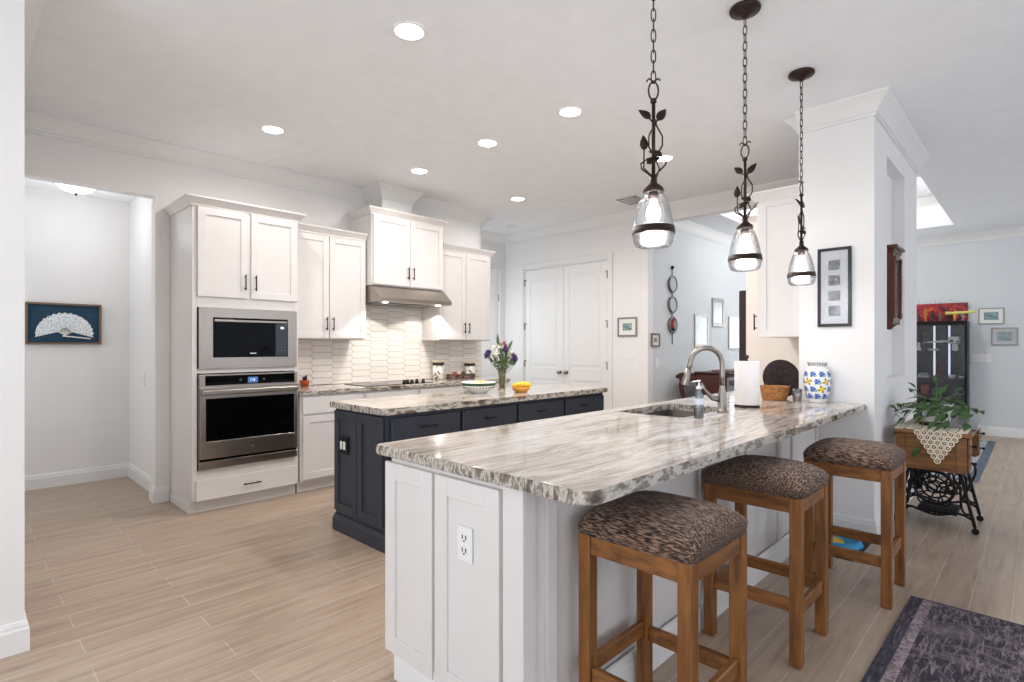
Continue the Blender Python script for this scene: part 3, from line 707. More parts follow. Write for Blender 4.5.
# soap bottle
sp = thing('soap_bottle', (2.87, 1.345, .914), 'clear pump bottle with pale green soap near the sink', 'bottle')
c = (2.87, 1.345, .9145)
MB().lathe([(0, 0), (.028, 0), (.032, .006), (.032, .10), (.026, .135), (.014, .15), (.013, .158), (.012, .158), (.013, .149), (.024, .134), (.030, .10), (.030, .008), (0, .004)], c, 20, 1, .75).build('bottle_body', thin_glass('clear_plastic', (235, 242, 250), .12, .1), sp)
MB().lathe([(0, .005), (.029, .006), (.029, .045), (0, .045)], c, 20, 1, .75).build('soap', mat('green_soap', (176, 208, 140), .3), sp, label='pale green soap')
MB().lathe([(.0325, .075), (.0325, .108)], c, 20, 1, .75).build('bottle_label', mat('blue_label', (214, 220, 230), .4, noise=.12, nscale=60), sp)
mb = MB(); mb.lathe([(0, .158), (.015, .158), (.015, .172), (.005, .176), (.005, .2), (.010, .2), (.010, .208), (0, .209)], c, 14); mb.tube([(c[0], c[1], c[2]+.203), (c[0]-.03, c[1]+.022, c[2]+.2)], .004, 8); mb.cyl((c[0], c[1], c[2]+.02), (c[0], c[1], c[2]+.16), .002, 6)
mb.build('pump', M_plate, sp)

# paper towels
pt = thing('paper_towel_holder', (3.64, 1.335, .914), 'white paper towel roll on a black upright holder, right of the faucet', 'paper towels')
c = (3.61, 1.365, .9145)
mb = MB(); mb.lathe([(0, 0), (.078, 0), (.078, .008), (.07, .014), (0, .014)], c, 28); mb.cyl((c[0], c[1], c[2]+.01), (c[0], c[1], c[2]+.32), .006, 8); mb.ball((c[0], c[1], c[2]+.325), .013, 10); mb.build('stand', M_bronze, pt)
MB().lathe([(.02, .016), (.074, .016), (.076, .02), (.076, .292), (.074, .296), (.02, .296)], c, 36).build('towel_roll', mat('paper_white', (242, 238, 234), .9, bump=.3, bscale=90), pt)

# basket
bk = thing('woven_basket', (4.2, 1.40, .914), 'tan wicker basket leaning a dark woven round lid behind it', 'basket')
M_wick = streaks('tan_wicker', [(.35, (120, 74, 34)), (.6, (188, 130, 72))], 60, (1, 1, 3), rough=.7, bump=.6)
M_wickd = streaks('dark_wicker', [(.35, (24, 18, 20)), (.55, (58, 44, 46)), (.75, (120, 90, 80))], 70, (.4, .4, 4), rough=.7, bump=.7)
bm_ = MB(); prof = []
for i in range(9): z = i*.012; prof += [(.085+.02*i/8, z), (.089+.02*i/8, z+.006)]
prof += [(.100, .1), (.085, .012), (0, .01)]
bm_.lathe([(0, 0)]+prof, (4.23, 1.40, .9145), 28, .9, .95); bm_.build('bowl', M_wick, bk)
mb = MB(Matrix.Translation((4.40, 1.405, 1.065)) @ Matrix.Rotation(R(-46), 4, 'Z') @ Matrix.Rotation(R(80), 4, 'X'))
for i in range(1, 13): mb.ring((0, 0, .004*(i % 2)), .0115*i, .0065, 'Z', 36, 6)
mb.lathe([(0, -.004), (.14, -.004), (.14, .002), (0, .002)], (0, 0, 0), 32)
mb.build('lid', M_wickd, bk, label='dark woven disc')

gl = MB().lathe([(0, 0), (.027, 0), (.033, .09), (.0315, .09), (.026, .006), (0, .005)], (4.19, 1.235, .9145), 20)
gl.build('drinking_glass', thin_glass('tumbler_glass', (245, 245, 245), .3, .03), loc=(4.19, 1.235, .9145), label='small clear glass between basket and painted vase', cat='glass')

# painted vase
vs = thing('ceramic_vase', (4.255, 1.09, .914), 'white ceramic vase painted with blue flowers and a lemon', 'vase')
c = (4.262, 1.125, .9145)
M_cer = mat('white_glaze', (240, 240, 236), .12, noise=.02)
vp = [(0, 0), (.055, 0), (.058, .006), (.068, .035), (.080, .09), (.085, .145), (.084, .19), (.074, .228), (.058, .246), (.052, .252), (.052, .262), (.062, .276), (.064, .280), (.060, .280), (.048, .262), (.046, .252), (0, .17)]
MB().lathe(vp, c, 40).build('body', M_cer, vs)
def vr(z):
    for (r0, z0), (r1, z1) in zip(vp[1:10], vp[2:11]):
        if z0 <= z <= z1 and z1 > z0: return r0+(r1-r0)*(z-z0)/(z1-z0)
    return .05
M_blue1 = mat('cobalt_paint', (48, 82, 160), .2, noise=.3, nscale=60); M_blue2 = mat('light_blue_paint', (130, 160, 212), .2); M_yel = mat('lemon_paint', (240, 190, 40), .2); M_grn = mat('green_paint', (100, 130, 60), .2)
def dab(mb, az, z, da, dz, r, n=10, sx=1, rot=0):
    vs_ = []
    for i in range(n):
        t = 2*PI*i/n; a_, b_ = math.cos(t)*r*sx, math.sin(t)*r
        a2, b2 = a_*math.cos(rot)-b_*math.sin(rot), a_*math.sin(rot)+b_*math.cos(rot)
        zz = z+dz+b2; rr_ = vr(zz)+.0012; A_ = az+(da+a2)/rr_; vs_.append(mb._v((c[0]+rr_*math.cos(A_), c[1]+rr_*math.sin(A_), c[2]+zz)))
    zz = z+dz; rr_ = vr(zz)+.0022; ce = mb._v((c[0]+rr_*math.cos(az+da/rr_), c[1]+rr_*math.sin(az+da/rr_), c[2]+zz))
    for i in range(n): mb.bm.faces.new((ce, vs_[i], vs_[(i+1) % n])).smooth = True
A0 = math.atan2(-c[1], -c[0])
fl, fl2, le, ye = MB(), MB(), MB(), MB()
for k in range(9):
    for j, z in enumerate((.045, .095, .148, .2)):
        az = A0+k*2*PI/9+(.35 if j % 2 else 0)
        if (k == 0 and j == 1) or (k*3+j) % 7 == 5:
            dab(ye, az, z, 0, 0, .015, sx=1.25, rot=.4)
            for t in range(4): dab(le, az, z, .022*math.cos(t*1.6+.3), .019*math.sin(t*1.6+.3), .006, 6, 1.6, t*1.6)
        else:
            for t in range(6): dab(fl2 if t % 2 else fl, az, z, .013*math.cos(t*PI/3), .013*math.sin(t*PI/3), .0075, 8, 1.3, t*PI/3)
            dab(fl, az, z, 0, 0, .005, 6)
            dab(le, az, z, .022, -.012, .004, 6, 2, .6)
fl.build('blue_flowers', M_blue1, vs); fl2.build('light_blue_petals', M_blue2, vs); le.build('painted_leaves', M_grn, vs); ye.build('lemons', M_yel, vs)
mb = MB()
for k in range(22):
    a = 2*PI*k/22; rr_ = .0535; mb.tube([(c[0]+rr_*math.cos(a), c[1]+rr_*math.sin(a), c[2]+.255), (c[0]+.060*math.cos(a), c[1]+.060*math.sin(a), c[2]+.272)], .002, 5)
mb.ring((c[0], c[1], c[2]+.278), .0635, .0022, 'Z', 30, 5)
mb.build('neck_pattern', mat('grey_blue_paint', (96, 100, 112), .3), vs)

# ------------------------------------------------------------ pier-side wall cabinet and refrigerator
pc = thing('upper_cabinet', (4.75, 1.27, 1.38), 'white wall cabinet on the pier above the wicker basket', 'cabinet')
mb = MB(); mb.box(4.44, 5.15, 1.275, 1.585, 1.38, 2.45); mb.build('body', M_cab, pc)
shaker(MB(FX(4.4395, 1.585, 0)), 0, .305, 1.38, 2.45, th=.012).build('end_panel', M_cab, pc)
for (a, b_) in ((4.445, 4.79), (4.795, 5.145)):
    M2 = Matrix.Translation((0, 1.5855, 0)) @ Matrix.Rotation(PI, 4, 'Z')
    dr = shaker(MB(M2), -b_, -a, 1.395, 2.43).build('door', M_cab, pc)
    bar(MB(M2), (-a-.03) if a < 4.5 else (-a-.31), 1.50).build('handle', M_black, dr)
cab_crown([(5.15, 1.605), (4.428, 1.605), (4.428, 1.275)], 2.44, pc)
fe = thing('refrigerator_surround', (5.6, 1.6, 0), 'tall white cabinet panel enclosing the refrigerator beyond the worktop', 'cabinet')
mb = MB(); mb.box(5.172, 5.20, 1.275, 1.965, 0, 2.45, .002); mb.box(5.20, 5.99, 1.275, 1.90, 1.88, 2.45); mb.box(5.97, 5.99, 1.275, 1.965, 0, 1.88); mb.build('body', mat('warm_lit_white', (236, 227, 218), .45, noise=.012), fe)  # warm light on this panel is put into its body colour
cab_crown([(5.99, 1.965), (5.172, 1.965), (5.172, 1.275)], 2.44, fe)
fr = thing('refrigerator', (5.58, 1.65, 0), 'dark stainless refrigerator standing in the white surround', 'refrigerator')
M_dsteel = mat('dark_steel', (70, 62, 60), .3, metal=.8, noise=.06)
MB().box(5.215, 5.95, 1.29, 1.965, .02, 1.84, .005).build('body', M_black, fr)
for (a, b_) in ((5.22, 5.58), (5.585, 5.945)):
    dr = MB().box(a, b_, 1.97, 2.05, .62, 1.835, .006).build('door', M_dsteel, fr)
    x = b_-.04 if a < 5.5 else a+.04
    mb = MB(); mb.tube([(x, 2.09, .8), (x, 2.09, 1.6)], .01, 8); mb.cyl((x, 2.05, .85), (x, 2.09, .85), .008); mb.cyl((x, 2.05, 1.55), (x, 2.09, 1.55), .008); mb.build('handle', M_steel2, dr)
MB().box(5.22, 5.945, 1.97, 2.05, .05, .61, .006).build('freezer_drawer', M_dsteel, fr)

# ------------------------------------------------------------ pendants
pd = thing('pendant_light', (1.869, 1.057, 3.0), 'glass pendant light with bronze vine, nearest of the three over the bar', 'pendant light', 'three glass pendants over the breakfast bar')
O = Vector((1.869, 1.057, 0))
def PM(): return MB(Matrix.Translation(O) @ Matrix.Rotation(-(PI/2-AN), 4, 'Z'))
mb = PM(); mb.lathe([(0, 2.999), (.072, 2.999), (.075, 2.99), (.07, 2.98), (.05, 2.976), (.048, 2.97), (.02, 2.962), (.012, 2.95), (0, 2.95)], (0, 0, 0), 28); mb.build('canopy', M_bronze, pd)
mb = PM(); z = 2.952; k = 0
while z > 2.345:
    hl = .0245; pts = []
    for i in range(12):
        a = 2*PI*i/12; u_, v_ = .0088*math.cos(a), hl*math.sin(a); v_ = max(-hl*.96, min(hl*.96, v_*1.25)); ca, sa = (1, 0) if k % 2 else (.3, .95)
        pts.append((u_*ca, u_*sa, z-hl+v_))
    mb.tube(pts, .0024, 6, closed=True); z -= .0395; k += 1
mb.build('chain', M_bronze, pd)
mb = PM(); mb.ring((0, 0, 2.283), .034, .0035, 'Y', 20, 6, sx=.55)
mb.tube([(-.026, 0, 2.318), (-.018, 0, 2.33), (0, 0, 2.318), (.018, 0, 2.33), (.026, 0, 2.322)], .0035, 6)
mb.lathe([(.007, 2.235), (.012, 2.238), (.012, 2.25), (.007, 2.253)], (0, 0, 0), 12)
mb.tube([(0, 0, 2.245), (0, 0, 1.94)], .0072, 8); mb.lathe([(.0, 1.965), (.012, 1.96), (.014, 1.93), (.036, 1.912), (.041, 1.898), (.036, 1.894), (0, 1.896)], (0, 0, 0), 20); mb.build('stem', M_bronze, pd)
mb = PM()
mb.tube([(.008, .004, 2.175), (.012, 0, 2.15), (.034, .0, 2.11), (.034, 0, 2.075), (.012, -.006, 2.035), (-.008, -.008, 2.02)], .0032, 6)
mb.tube([(.004, 0, 2.155), (-.016, .006, 2.115), (-.018, 0, 2.07), (0, -.008, 2.03), (.01, -.008, 2.01)], .0032, 6)
mb.tube([(0, .0, 1.935), (-.012, 0, 1.96), (-.045, 0, 1.985), (-.048, 0, 2.005), (-.025, -.008, 2.02), (0, -.012, 2.025)], .0034, 6)
mb.tube([(.004, 0, 1.955), (.02, 0, 1.975), (.045, 0, 2.0), (.05, 0, 2.015)], .0032, 6)
mb.tube([(-.008, 0, 1.96), (-.036, .004, 1.99), (-.036, 0, 2.04), (-.036, 0, 2.06)], .003, 6)
mb.tube([(-.004, 0, 2.165), (-.018, 0, 2.18)], .003, 6); mb.tube([(.006, 0, 2.15), (.018, 0, 2.18)], .003, 6)
mb.tube([(.012, .006, 1.95), (.026, .012, 1.99), (.01, .014, 2.03)], .003, 6)
mb.build('vine', M_bronze, pd)
for (b0, d_, n_, l_, w_) in (((-.012, 0, 2.175), (-.75, .1, .75), (0, -1, .2), .06, .033), ((.014, 0, 2.168), (.6, .1, .85), (0, -1, .1), .066, .035), ((-.036, 0, 2.055), (-.02, 0, 1), (0, -1, 0), .064, .033),
                             ((-.03, -.015, 2.0), (1, -.1, .5), (0, -.8, .5), .06, .035), ((.03, -.012, 2.03), (-1, .1, .5), (0, -.8, .5), .055, .033)):
    mb = PM(); mb.leaf(b0, d_, n_, l_, w_, .15); o = mb.build('leaf', M_bronze, pd)
    sm = o.modifiers.new('s', 'SOLIDIFY'); sm.thickness = .0015
sh = PM().lathe([(.034, 1.895), (.045, 1.878), (.057, 1.848), (.066, 1.815), (.072, 1.782), (.0765, 1.755), (.078, 1.735), (.0755, 1.71), (.067, 1.692), (.057, 1.688)], (0, 0, 0), 36).build('glass_shade', M_shade, pd)
PM().lathe([(.075, 1.762), (.078, 1.762), (.081, 1.737), (.081, 1.734), (.078, 1.734)], (0, 0, 0), 36).build('metal_band', M_bronze, pd)
PM().lathe([(0, 1.903), (.018, 1.903), (.020, 1.87), (.016, 1.868), (0, 1.868)], (0, 0, 0), 18).build('socket', M_bronze, pd)
PM().lathe([(.012, 1.868), (.014, 1.855), (.025, 1.83), (.027, 1.81), (.021, 1.792), (0, 1.782)], (0, 0, 0), 20).build('bulb', M_bulb, pd)
for i, x in enumerate((1.869, 2.769, 3.669)):
    o = pd
    if i:
        o = copy_tree(pd); o.location = (x, 1.057, 3.0); o.rotation_euler.z = (0, R(-35), R(38))[i]-(PI/2-AN)*0 if i else 0
        o['label'] = [0, 'glass pendant light with bronze vine, middle one of the three', 'glass pendant light with bronze vine, farthest one, beside the pier'][i]
    l = bpy.data.lights.new('pendant_bulb_light', 'POINT'); l.energy = 4.8; l.color = (.98, .97, 1); l.shadow_soft_size = .03
    q = bpy.data.objects.new('pendant_bulb_light', l); C.collection.objects.link(q); q.location = (x, 1.057, 1.74)

# ------------------------------------------------------------ recessed lights
RL = [(1.72, 2.43, 'recessed ceiling light nearest the camera above the peninsula end'), (1.76, 4.30, 'recessed ceiling light in front of the oven cabinet'),
      (3.12, 3.30, 'recessed ceiling light over the middle of the island'), (3.12, 2.43, 'recessed ceiling light between the island and the nearest pendant'),
      (3.16, 4.30, 'recessed ceiling light in front of the cooktop hood'), (4.54, 4.30, 'recessed ceiling light farthest back, towards the pantry corner'),
      (4.48, 2.43, 'recessed ceiling light right behind the nearest pendant')]
rl0 = None
for i, (x, y, lb) in enumerate(RL):
    if rl0 is None:
        rl0 = thing('recessed_light', (x, y, ZC), lb, 'ceiling light', 'recessed ceiling lights of the kitchen')
        MB().lathe([(.092, 0), (.092, -.005), (.080, -.007), (.072, -.002), (.072, 0)], (x, y, ZC-.0005), 32).build('trim_ring', M_plate, rl0)
        MB().lathe([(0, -.001), (.072, -.001), (.072, -.0035), (0, -.0035)], (x, y, ZC), 32).build('lens', M_lamp, rl0)
    else:
        o = copy_tree(rl0); o.location = (x, y, ZC); o['label'] = lb
    l = bpy.data.lights.new('recessed_beam', 'SPOT'); l.energy = 38 if y > 4 else 68; l.color = (1, .945, .90); l.spot_size = R(173); l.spot_blend = .62; l.shadow_soft_size = .07
    q = bpy.data.objects.new('recessed_beam', l); C.collection.objects.link(q); q.location = (x, y, ZC-.01)

sd = MB().lathe([(0, -.035), (.045, -.035), (.06, -.025), (.065, 0), (0, 0)], (5.52, 5.35, ZC), 24).build('smoke_detector', M_plate, loc=(5.52, 5.35, ZC), label='round white smoke detector on the ceiling near the pantry doors', cat='smoke detector')
av = thing('air_vent', (5.4, 3.36, ZC), 'rectangular ceiling air vent left of the nearest pendant shade', 'vent')
mb = MB(); X_, Y_ = 5.36, 3.26
for (a, b_, c_, d_) in ((X_, X_+.3, Y_, Y_+.02), (X_, X_+.3, Y_+.23, Y_+.25), (X_, X_+.02, Y_, Y_+.25), (X_+.28, X_+.3, Y_, Y_+.25)): mb.box(a, b_, c_, d_, ZC-.008, ZC-.0005)
mb.build('frame', mat('vent_grey', (170, 168, 165), .5), av)
for k in range(4): MB().box(X_+.02, X_+.28, Y_+.035+k*.045, Y_+.055+k*.045, ZC-.007, ZC-.002).build('slat', MATS['vent_grey'], av)

tlm = thing('ceiling_lamp', (8.2, 1.9, 3.42), 'added round white flush lamp, out of view, lighting the raised living room ceiling', 'ceiling light')  # unseen lamp body added to go with the tray fill light
MB().lathe([(0, 0), (.2, 0), (.2, -.02), (0, -.02)], (8.2, 1.9, 3.419), 30).build('base', M_plate, tlm)
MB().lathe([(.19, -.02), (.18, -.06), (.1, -.09), (0, -.095)], (8.2, 1.9, 3.419), 30).build('dome', mat('tray_glow', (255, 250, 245), .5, emit=(255, 250, 245), estr=4), tlm)

# hallway lamp
hl = thing('ceiling_lamp', (.77, 6.0, 2.75), 'frosted dome ceiling lamp in the hallway', 'ceiling light')
MB().lathe([(0, 0), (.15, 0), (.155, -.02), (.15, -.025), (0, -.025)], (.77, 6.0, 2.749), 30).build('base', M_steel2, hl)
MB().lathe([(.145, -.025), (.14, -.05), (.11, -.085), (.06, -.105), (0, -.112)], (.77, 6.0, 2.749), 30).build('dome', mat('frosted_glow', (255, 255, 255), .5, emit=(255, 253, 250), estr=3), hl)
MB().lathe([(0, -.112), (.01, -.114), (.012, -.125), (.005, -.135), (0, -.138)], (.77, 6.0, 2.749), 12).build('finial', M_black, hl)
l = bpy.data.lights.new('hall_lamp_light', 'POINT'); l.energy = 3.5; l.color = (.93, .96, 1); l.shadow_soft_size = .12
q = bpy.data.objects.new('hall_lamp_light', l); C.collection.objects.link(q); q.location = (.77, 6.0, 2.42)
area('hallway_fill', (-.78, 6.0, 1.4), (PI/2, 0, -PI/2), 1.0, 2.0, 8, (.87, .93, 1))  # soft fill added in front of the closed hall wall

# ------------------------------------------------------------ pictures
def picture(name, M, w_, h_, fw, mats, label, group=None, loc=None, fd=.02, glass=False, cat='picture', img=None, mw=.06, name_img='print'):
    """M maps local (x right, y inward, z up) with origin at the lower left corner of the frame on the wall"""
    o = M @ Vector((w_/2, 0, 0)); t = thing(name, tuple(o), label, cat, group)
    mb = MB(M)
    mb.box(0, fw, -fd, -.001, 0, h_, .002); mb.box(w_-fw, w_, -fd, -.001, 0, h_, .002); mb.box(fw, w_-fw, -fd, -.001, 0, fw, .002); mb.box(fw, w_-fw, -fd, -.001, h_-fw, h_, .002)
    mb.build('frame', mats[0], t)
    MB(M).box(fw, w_-fw, -fd*.5, -.001, fw, h_-fw).build('mat_board', mats[1], t)
    for r_ in (img if img is not None else [(fw+mw, w_-fw-mw, fw+mw, h_-fw-mw)]):
        MB(M).box(r_[0], r_[1], -fd*.5-.002, -fd*.5, r_[2], r_[3]).build(name_img, mats[2], t)
    if glass: MB(M).box(fw, w_-fw, -fd*.5-.005, -fd*.5-.004, fw, h_-fw).build('glazing', M_glass, t)
    return t
M_matw = mat('mat_white', (238, 236, 232), .8)
M_blackf = mat('black_frame', (36, 38, 42), .35)
M_silver = mat('silver_frame', (150, 146, 140), .4, metal=.5)
M_goldf = mat('aged_gold_frame', (120, 98, 78), .45, metal=.3)
A_land = art('landscape_print', [(.3, (50, 78, 84)), (.5, (120, 150, 150)), (.7, (196, 206, 200))], 10, (1, 1, 4))
A_photo = art('grey_photo', [(.36, (40, 44, 42)), (.5, (110, 114, 108)), (.64, (206, 206, 200))], 34, (1, 1, 1.6))
A_green = art('green_print', [(.3, (150, 180, 150)), (.5, (205, 222, 205)), (.7, (240, 244, 240))], 6, (1, 1, 3))
A_brown = art('brown_print', [(.3, (70, 62, 52)), (.5, (160, 150, 130)), (.7, (220, 214, 200))], 14)
# fan in a shadow box
t = picture('picture_frame', FY(.482, 6.6, 1.325), .556, .385, .018, (M_goldf, mat('navy_velvet', (36, 66, 88), .85, noise=.12, nscale=30), M_matw), 'framed white lace fan on dark blue ground in the hallway', fd=.035, img=[])
mb = MB(FY(.482, 6.6, 1.325)); cx, cz = .28, .085; n = 34
inner, outer = [], []
for i in range(n+1):
    a = R(-8+196*i/n); sc_ = 1+.035*math.cos(i*PI*.95)
    inner.append((cx+.035*math.cos(a), -.020-.0015*(i % 2), cz+.04+.03*math.sin(a))); outer.append((cx+.212*sc_*math.cos(a), -.021-.004*(i % 2), cz+.01+.20*sc_*math.sin(a)))
for i in range(n):
    A_ = [mb._v(p) for p in (inner[i], inner[i+1], outer[i+1], outer[i])]; mb.bm.faces.new(A_)
M_lace = streaks('white_lace', [(.34, (120, 138, 150)), (.42, (205, 212, 218)), (.55, (244, 245, 246))], 90, (1, 1, 1), rough=.8)
mb.build('lace_fan', M_lace, t)
mb = MB(FY(.482, 6.6, 1.325))
for i in range(9): a = R(20+140*i/8); mb.tube([(cx+.0, -.026, cz-.0), (cx+.075*math.cos(a), -.026, cz+.02+.07*math.sin(a))], .0035, 5)
mb.tube([(cx-.02, -.028, cz-.005), (cx+.19, -.028, cz-.03)], .006, 6); mb.build('fan_sticks', mat('ivory', (240, 238, 232), .4), t)
# tall frame with four photographs on the pier
w_, h_ = .21, .555
picture('picture_frame', FX(4.35, 1.142, 1.447), w_, h_, .02, (M_blackf, M_matw, A_photo), 'tall black frame with a column of four small photographs on the pier', glass=True,
        img=[(.068, .142, .075+k*.108, .145+k*.108) for k in range(4)], name_img='photograph')
# frame right of the pantry doors
picture('picture_frame', FX(XP, 3.90, 1.43), .285, .245, .022, (M_silver, M_matw, A_land), 'small silver framed seascape right of the pantry doors', mw=.055)
# on the living room wall (faces -Y, seen obliquely)
YB = 3.47
picture('picture_frame', FY(6.02+.05, YB, 1.30), .20, .17, .02, (M_goldf, M_matw, A_brown), 'tiny gilt frame on the living room wall beside the wall edge', mw=.035)
picture('picture_frame', FY(7.25, YB, 1.30), .42, .46, .03, (mat('champagne_frame', (176, 170, 156), .35, metal=.4), M_matw, A_green), 'champagne framed print left of the higher picture on the living room wall', glass=True, mw=.05)
picture('picture_frame', FY(7.82, YB, 1.60), .40, .42, .05, (M_silver, M_matw, A_green), 'grey framed green print hung highest on the living room wall', glass=True, mw=.03)
picture('picture_frame', FY(8.42, YB, 1.27), .5, .50, .03, (MATS['champagne_frame'], M_matw, A_green), 'champagne framed print beside the refrigerator edge on the living room wall', glass=True, mw=.05)
picture('picture_frame', FX(10.6, .645, 1.63), .285, .235, .012, (M_silver, M_matw, A_land), 'upper left framed print on the far wall beside the display cabinet', mw=.05)
picture('picture_frame', FX(10.6, .50, 1.32), .285, .255, .012, (M_silver, M_matw, mat('pale_teal_print', (172, 196, 196), .5, noise=.3, nscale=15)), 'lower right framed print on the far wall beside the display cabinet', glass=True, mw=.05)

# mirror trio
mt = thing('mirror', (6.52, YB-.02, 1.35), 'hanging iron string of three round mirrors on the living room wall', 'mirror')
mb = MB(); x = 6.60; mb.tube([(x, YB-.012, 2.33), (x, YB-.012, 1.33)], .006, 6); mb.ball((x, YB-.015, 2.34), .024, 10)
mb.build('hanging_rod', M_iron, mt)
for z in (2.12, 1.85, 1.585):
    rg = MB().ring((x, YB-.022, z), .10, .013, 'Y', 30, 8).build('ring', mat('pewter', (110, 110, 112), .35, metal=.7, noise=.2, nscale=40), mt)
    MB(Matrix.Translation((x, YB-.018, z)) @ Matrix.Rotation(PI/2, 4, 'X')).lathe([(0, 0), (.1, 0), (.1, .008), (0, .008)], (0, 0, 0), 28, smooth=False).build('mirror_glass', mat('mirror', (220, 225, 228), .03, metal=1), rg)

# switches
def switch(M, n, label):
    t = thing('light_switch', tuple(M @ Vector((0, 0, 0))), label, 'light switch'); w_ = .045*n+.03
    MB(M).box(-w_/2, w_/2, -.007, -.0005, -.06, .06, .002).build('plate', M_plate, t)
    for k in range(n): x = -w_/2+.015+.0225+k*.045; MB(M).box(x-.015, x+.015, -.010, -.0071, -.032, .032, .002).build('rocker', M_trim, t)
switch(FX(XP, 3.755, 1.13), 3, 'white three-gang switch plate under the seascape picture')
switch(FY(6.22, YB, 1.10), 1, 'white switch plate under the tiny gilt frame')
switch(FX(10.6, .61, 1.13), 4, 'wide white switch plate on the far wall')
switch(FX(1.27, 6.0, 1.0) , 1, 'white outlet plate on the right wall of the hallway')

# ------------------------------------------------------------ bar stools
def make_stool():
    t = thing('bar_stool', (0, 0, 0), 'x', 'stool', 'oak bar stools along the peninsula')
    hx, hy, lw, H = .205, .20, .046, .69
    for sx in (-1, 1):
        for sy in (-1, 1):
            x0, x1 = (sx*hx, sx*(hx-lw)); y0, y1 = (sy*hy, sy*(hy-lw))
            MB().box(x0, x1, y0, y1, 0, H, .004, 2).build('leg', M_oak, t)
    i = hx-lw; j = hy-lw
    for s_ in (-1, 1):
        MB().box(-i, i, s_*(hy-.006), s_*(hy-.030), .625, H, .002).build('seat_rail', M_oakx, t)
        MB().box(s_*(hx-.006), s_*(hx-.030), -j, j, .625, H, .002).build('seat_rail', M_oakx, t)
        MB().box(-i, i, s_*(hy-.012), s_*(hy-.034), .215, .27, .003).build('stretcher', M_oakx, t)
        MB().box(s_*(hx-.012), s_*(hx-.034), -j, j, .195, .25, .003).build('stretcher', M_oakx, t)
    mb = MB(); n = 22; ex, ey = hx+.014, hy+.012; top = []; G = {}
    def zt(u, v):
        e = (1-abs(u)**4)*(1-abs(v)**4); return H+.028+.062*max(0, e)**.55+.010*(1-u*u)
    for a in range(n+1):
        for b_ in range(n+1):
            u, v = -math.cos(PI*a/n), -math.cos(PI*b_/n)
            # squircle corners
            k = 1-.035*(abs(u)**6)*(abs(v)**6)*1.6
            G[a, b_] = mb._v((ex*u*k, ey*v*k, zt(u, v)))
    for a in range(n):
        for b_ in range(n): mb.bm.faces.new((G[a, b_], G[a+1, b_], G[a+1, b_+1], G[a, b_+1])).smooth = True
    edge = [G[a, 0] for a in range(n+1)]+[G[n, b_] for b_ in range(1, n+1)]+[G[a, n] for a in range(n-1, -1, -1)]+[G[0, b_] for b_ in range(n-1, 0, -1)]
    low = [mb._v((v.co.x*.985, v.co.y*.985, H+.001)) for v in edge]
    for q in range(len(edge)): mb.bm.faces.new((edge[q], edge[(q+1) % len(edge)], low[(q+1) % len(edge)], low[q])).smooth = True
    mb.bm.faces.new(low); mb.build('seat_cushion', M_cush, t)
    return t
st = make_stool()
ST = [((1.665, .905), 0, 'oak bar stool with woven brown cushion, nearest the camera'), ((2.59, .895), 90, 'oak bar stool with woven brown cushion, middle of the three'),
      ((3.45, .725), 0, 'oak bar stool with woven brown cushion, farthest, nearest the pier')]
for i, ((x, y), rz, lb) in enumerate(ST):
    o = st if i == 0 else copy_tree(st); o.location = (x, y, 0); o.rotation_euler.z = R(rz); o['label'] = lb

# ------------------------------------------------------------ rugs and floor mat
def rug_mat():
    m, nt, N, L, b = newmat('distressed_rug', .95)
    tc = N.new('ShaderNodeTexCoord'); mp = N.new('ShaderNodeMapping'); mp.inputs['Scale'].default_value = (6, 34, 1); L.new(tc.outputs['Object'], mp.inputs[0])
    n = N.new('ShaderNodeTexNoise'); n.inputs['Scale'].default_value = 1.6; n.inputs['Detail'].default_value = 6; n.inputs['Roughness'].default_value = .7; n.inputs['Distortion'].default_value = 1; L.new(mp.outputs[0], n.inputs['Vector'])
    r = ramp(N, [(.42, (42, 40, 52)), (.50, (66, 60, 70)), (.57, (120, 106, 110)), (.72, (158, 142, 142))]); L.new(n.outputs[0], r.inputs[0])
    v = N.new('ShaderNodeTexVoronoi'); v.feature = 'DISTANCE_TO_EDGE'; v.inputs['Scale'].default_value = 6.5; L.new(tc.outputs['Object'], v.inputs['Vector'])
    r2 = ramp(N, [(0, (130, 116, 120)), (.03, (90, 82, 90)), (.06, (0, 0, 0))]); L.new(v.outputs[0], r2.inputs[0])
    mu = N.new('ShaderNodeMix'); mu.data_type = 'RGBA'; mu.blend_type = 'LIGHTEN'; mu.inputs[0].default_value = .6; L.new(r.outputs[0], mu.inputs[6]); L.new(r2.outputs[0], mu.inputs[7])
    L.new(mu.outputs[2], b.inputs['Base Color'])
    n3 = N.new('ShaderNodeTexNoise'); n3.inputs['Scale'].default_value = 260; bp = N.new('ShaderNodeBump'); bp.inputs['Strength'].default_value = .5; bp.inputs['Distance'].default_value = .004
    L.new(tc.outputs['Object'], n3.inputs['Vector']); L.new(n3.outputs[0], bp.inputs['Height']); L.new(bp.outputs[0], b.inputs['Normal'])
    return m
RX, RY = 3.48, .478
rg = thing('area_rug', (RX, RY, 0), 'dark grey and mauve distressed rug at the lower right', 'rug')
ang = R(-1)
RM = Matrix.Translation((RX, RY, 0)) @ Matrix.Rotation(ang, 4, 'Z')
L_, W_ = 2.6, 1.7
MB(RM).box(-L_, 0, -W_, 0, .001, .012, .004).build('field', rug_mat(), rg)
def stripes(name, stops, scale, stretch): return streaks(name, stops, scale, stretch, rough=.95, detail=5, dist=1.2)
M_rb = stripes('rug_border_dark', [(.35, (40, 38, 50)), (.55, (66, 62, 74)), (.75, (124, 114, 120))], 9, (1, 5, 1))
M_rl = stripes('rug_border_light', [(.35, (96, 86, 94)), (.5, (140, 126, 130)), (.65, (172, 156, 156))], 40, (1, 1, 1))
mb = MB(RM); e = .052
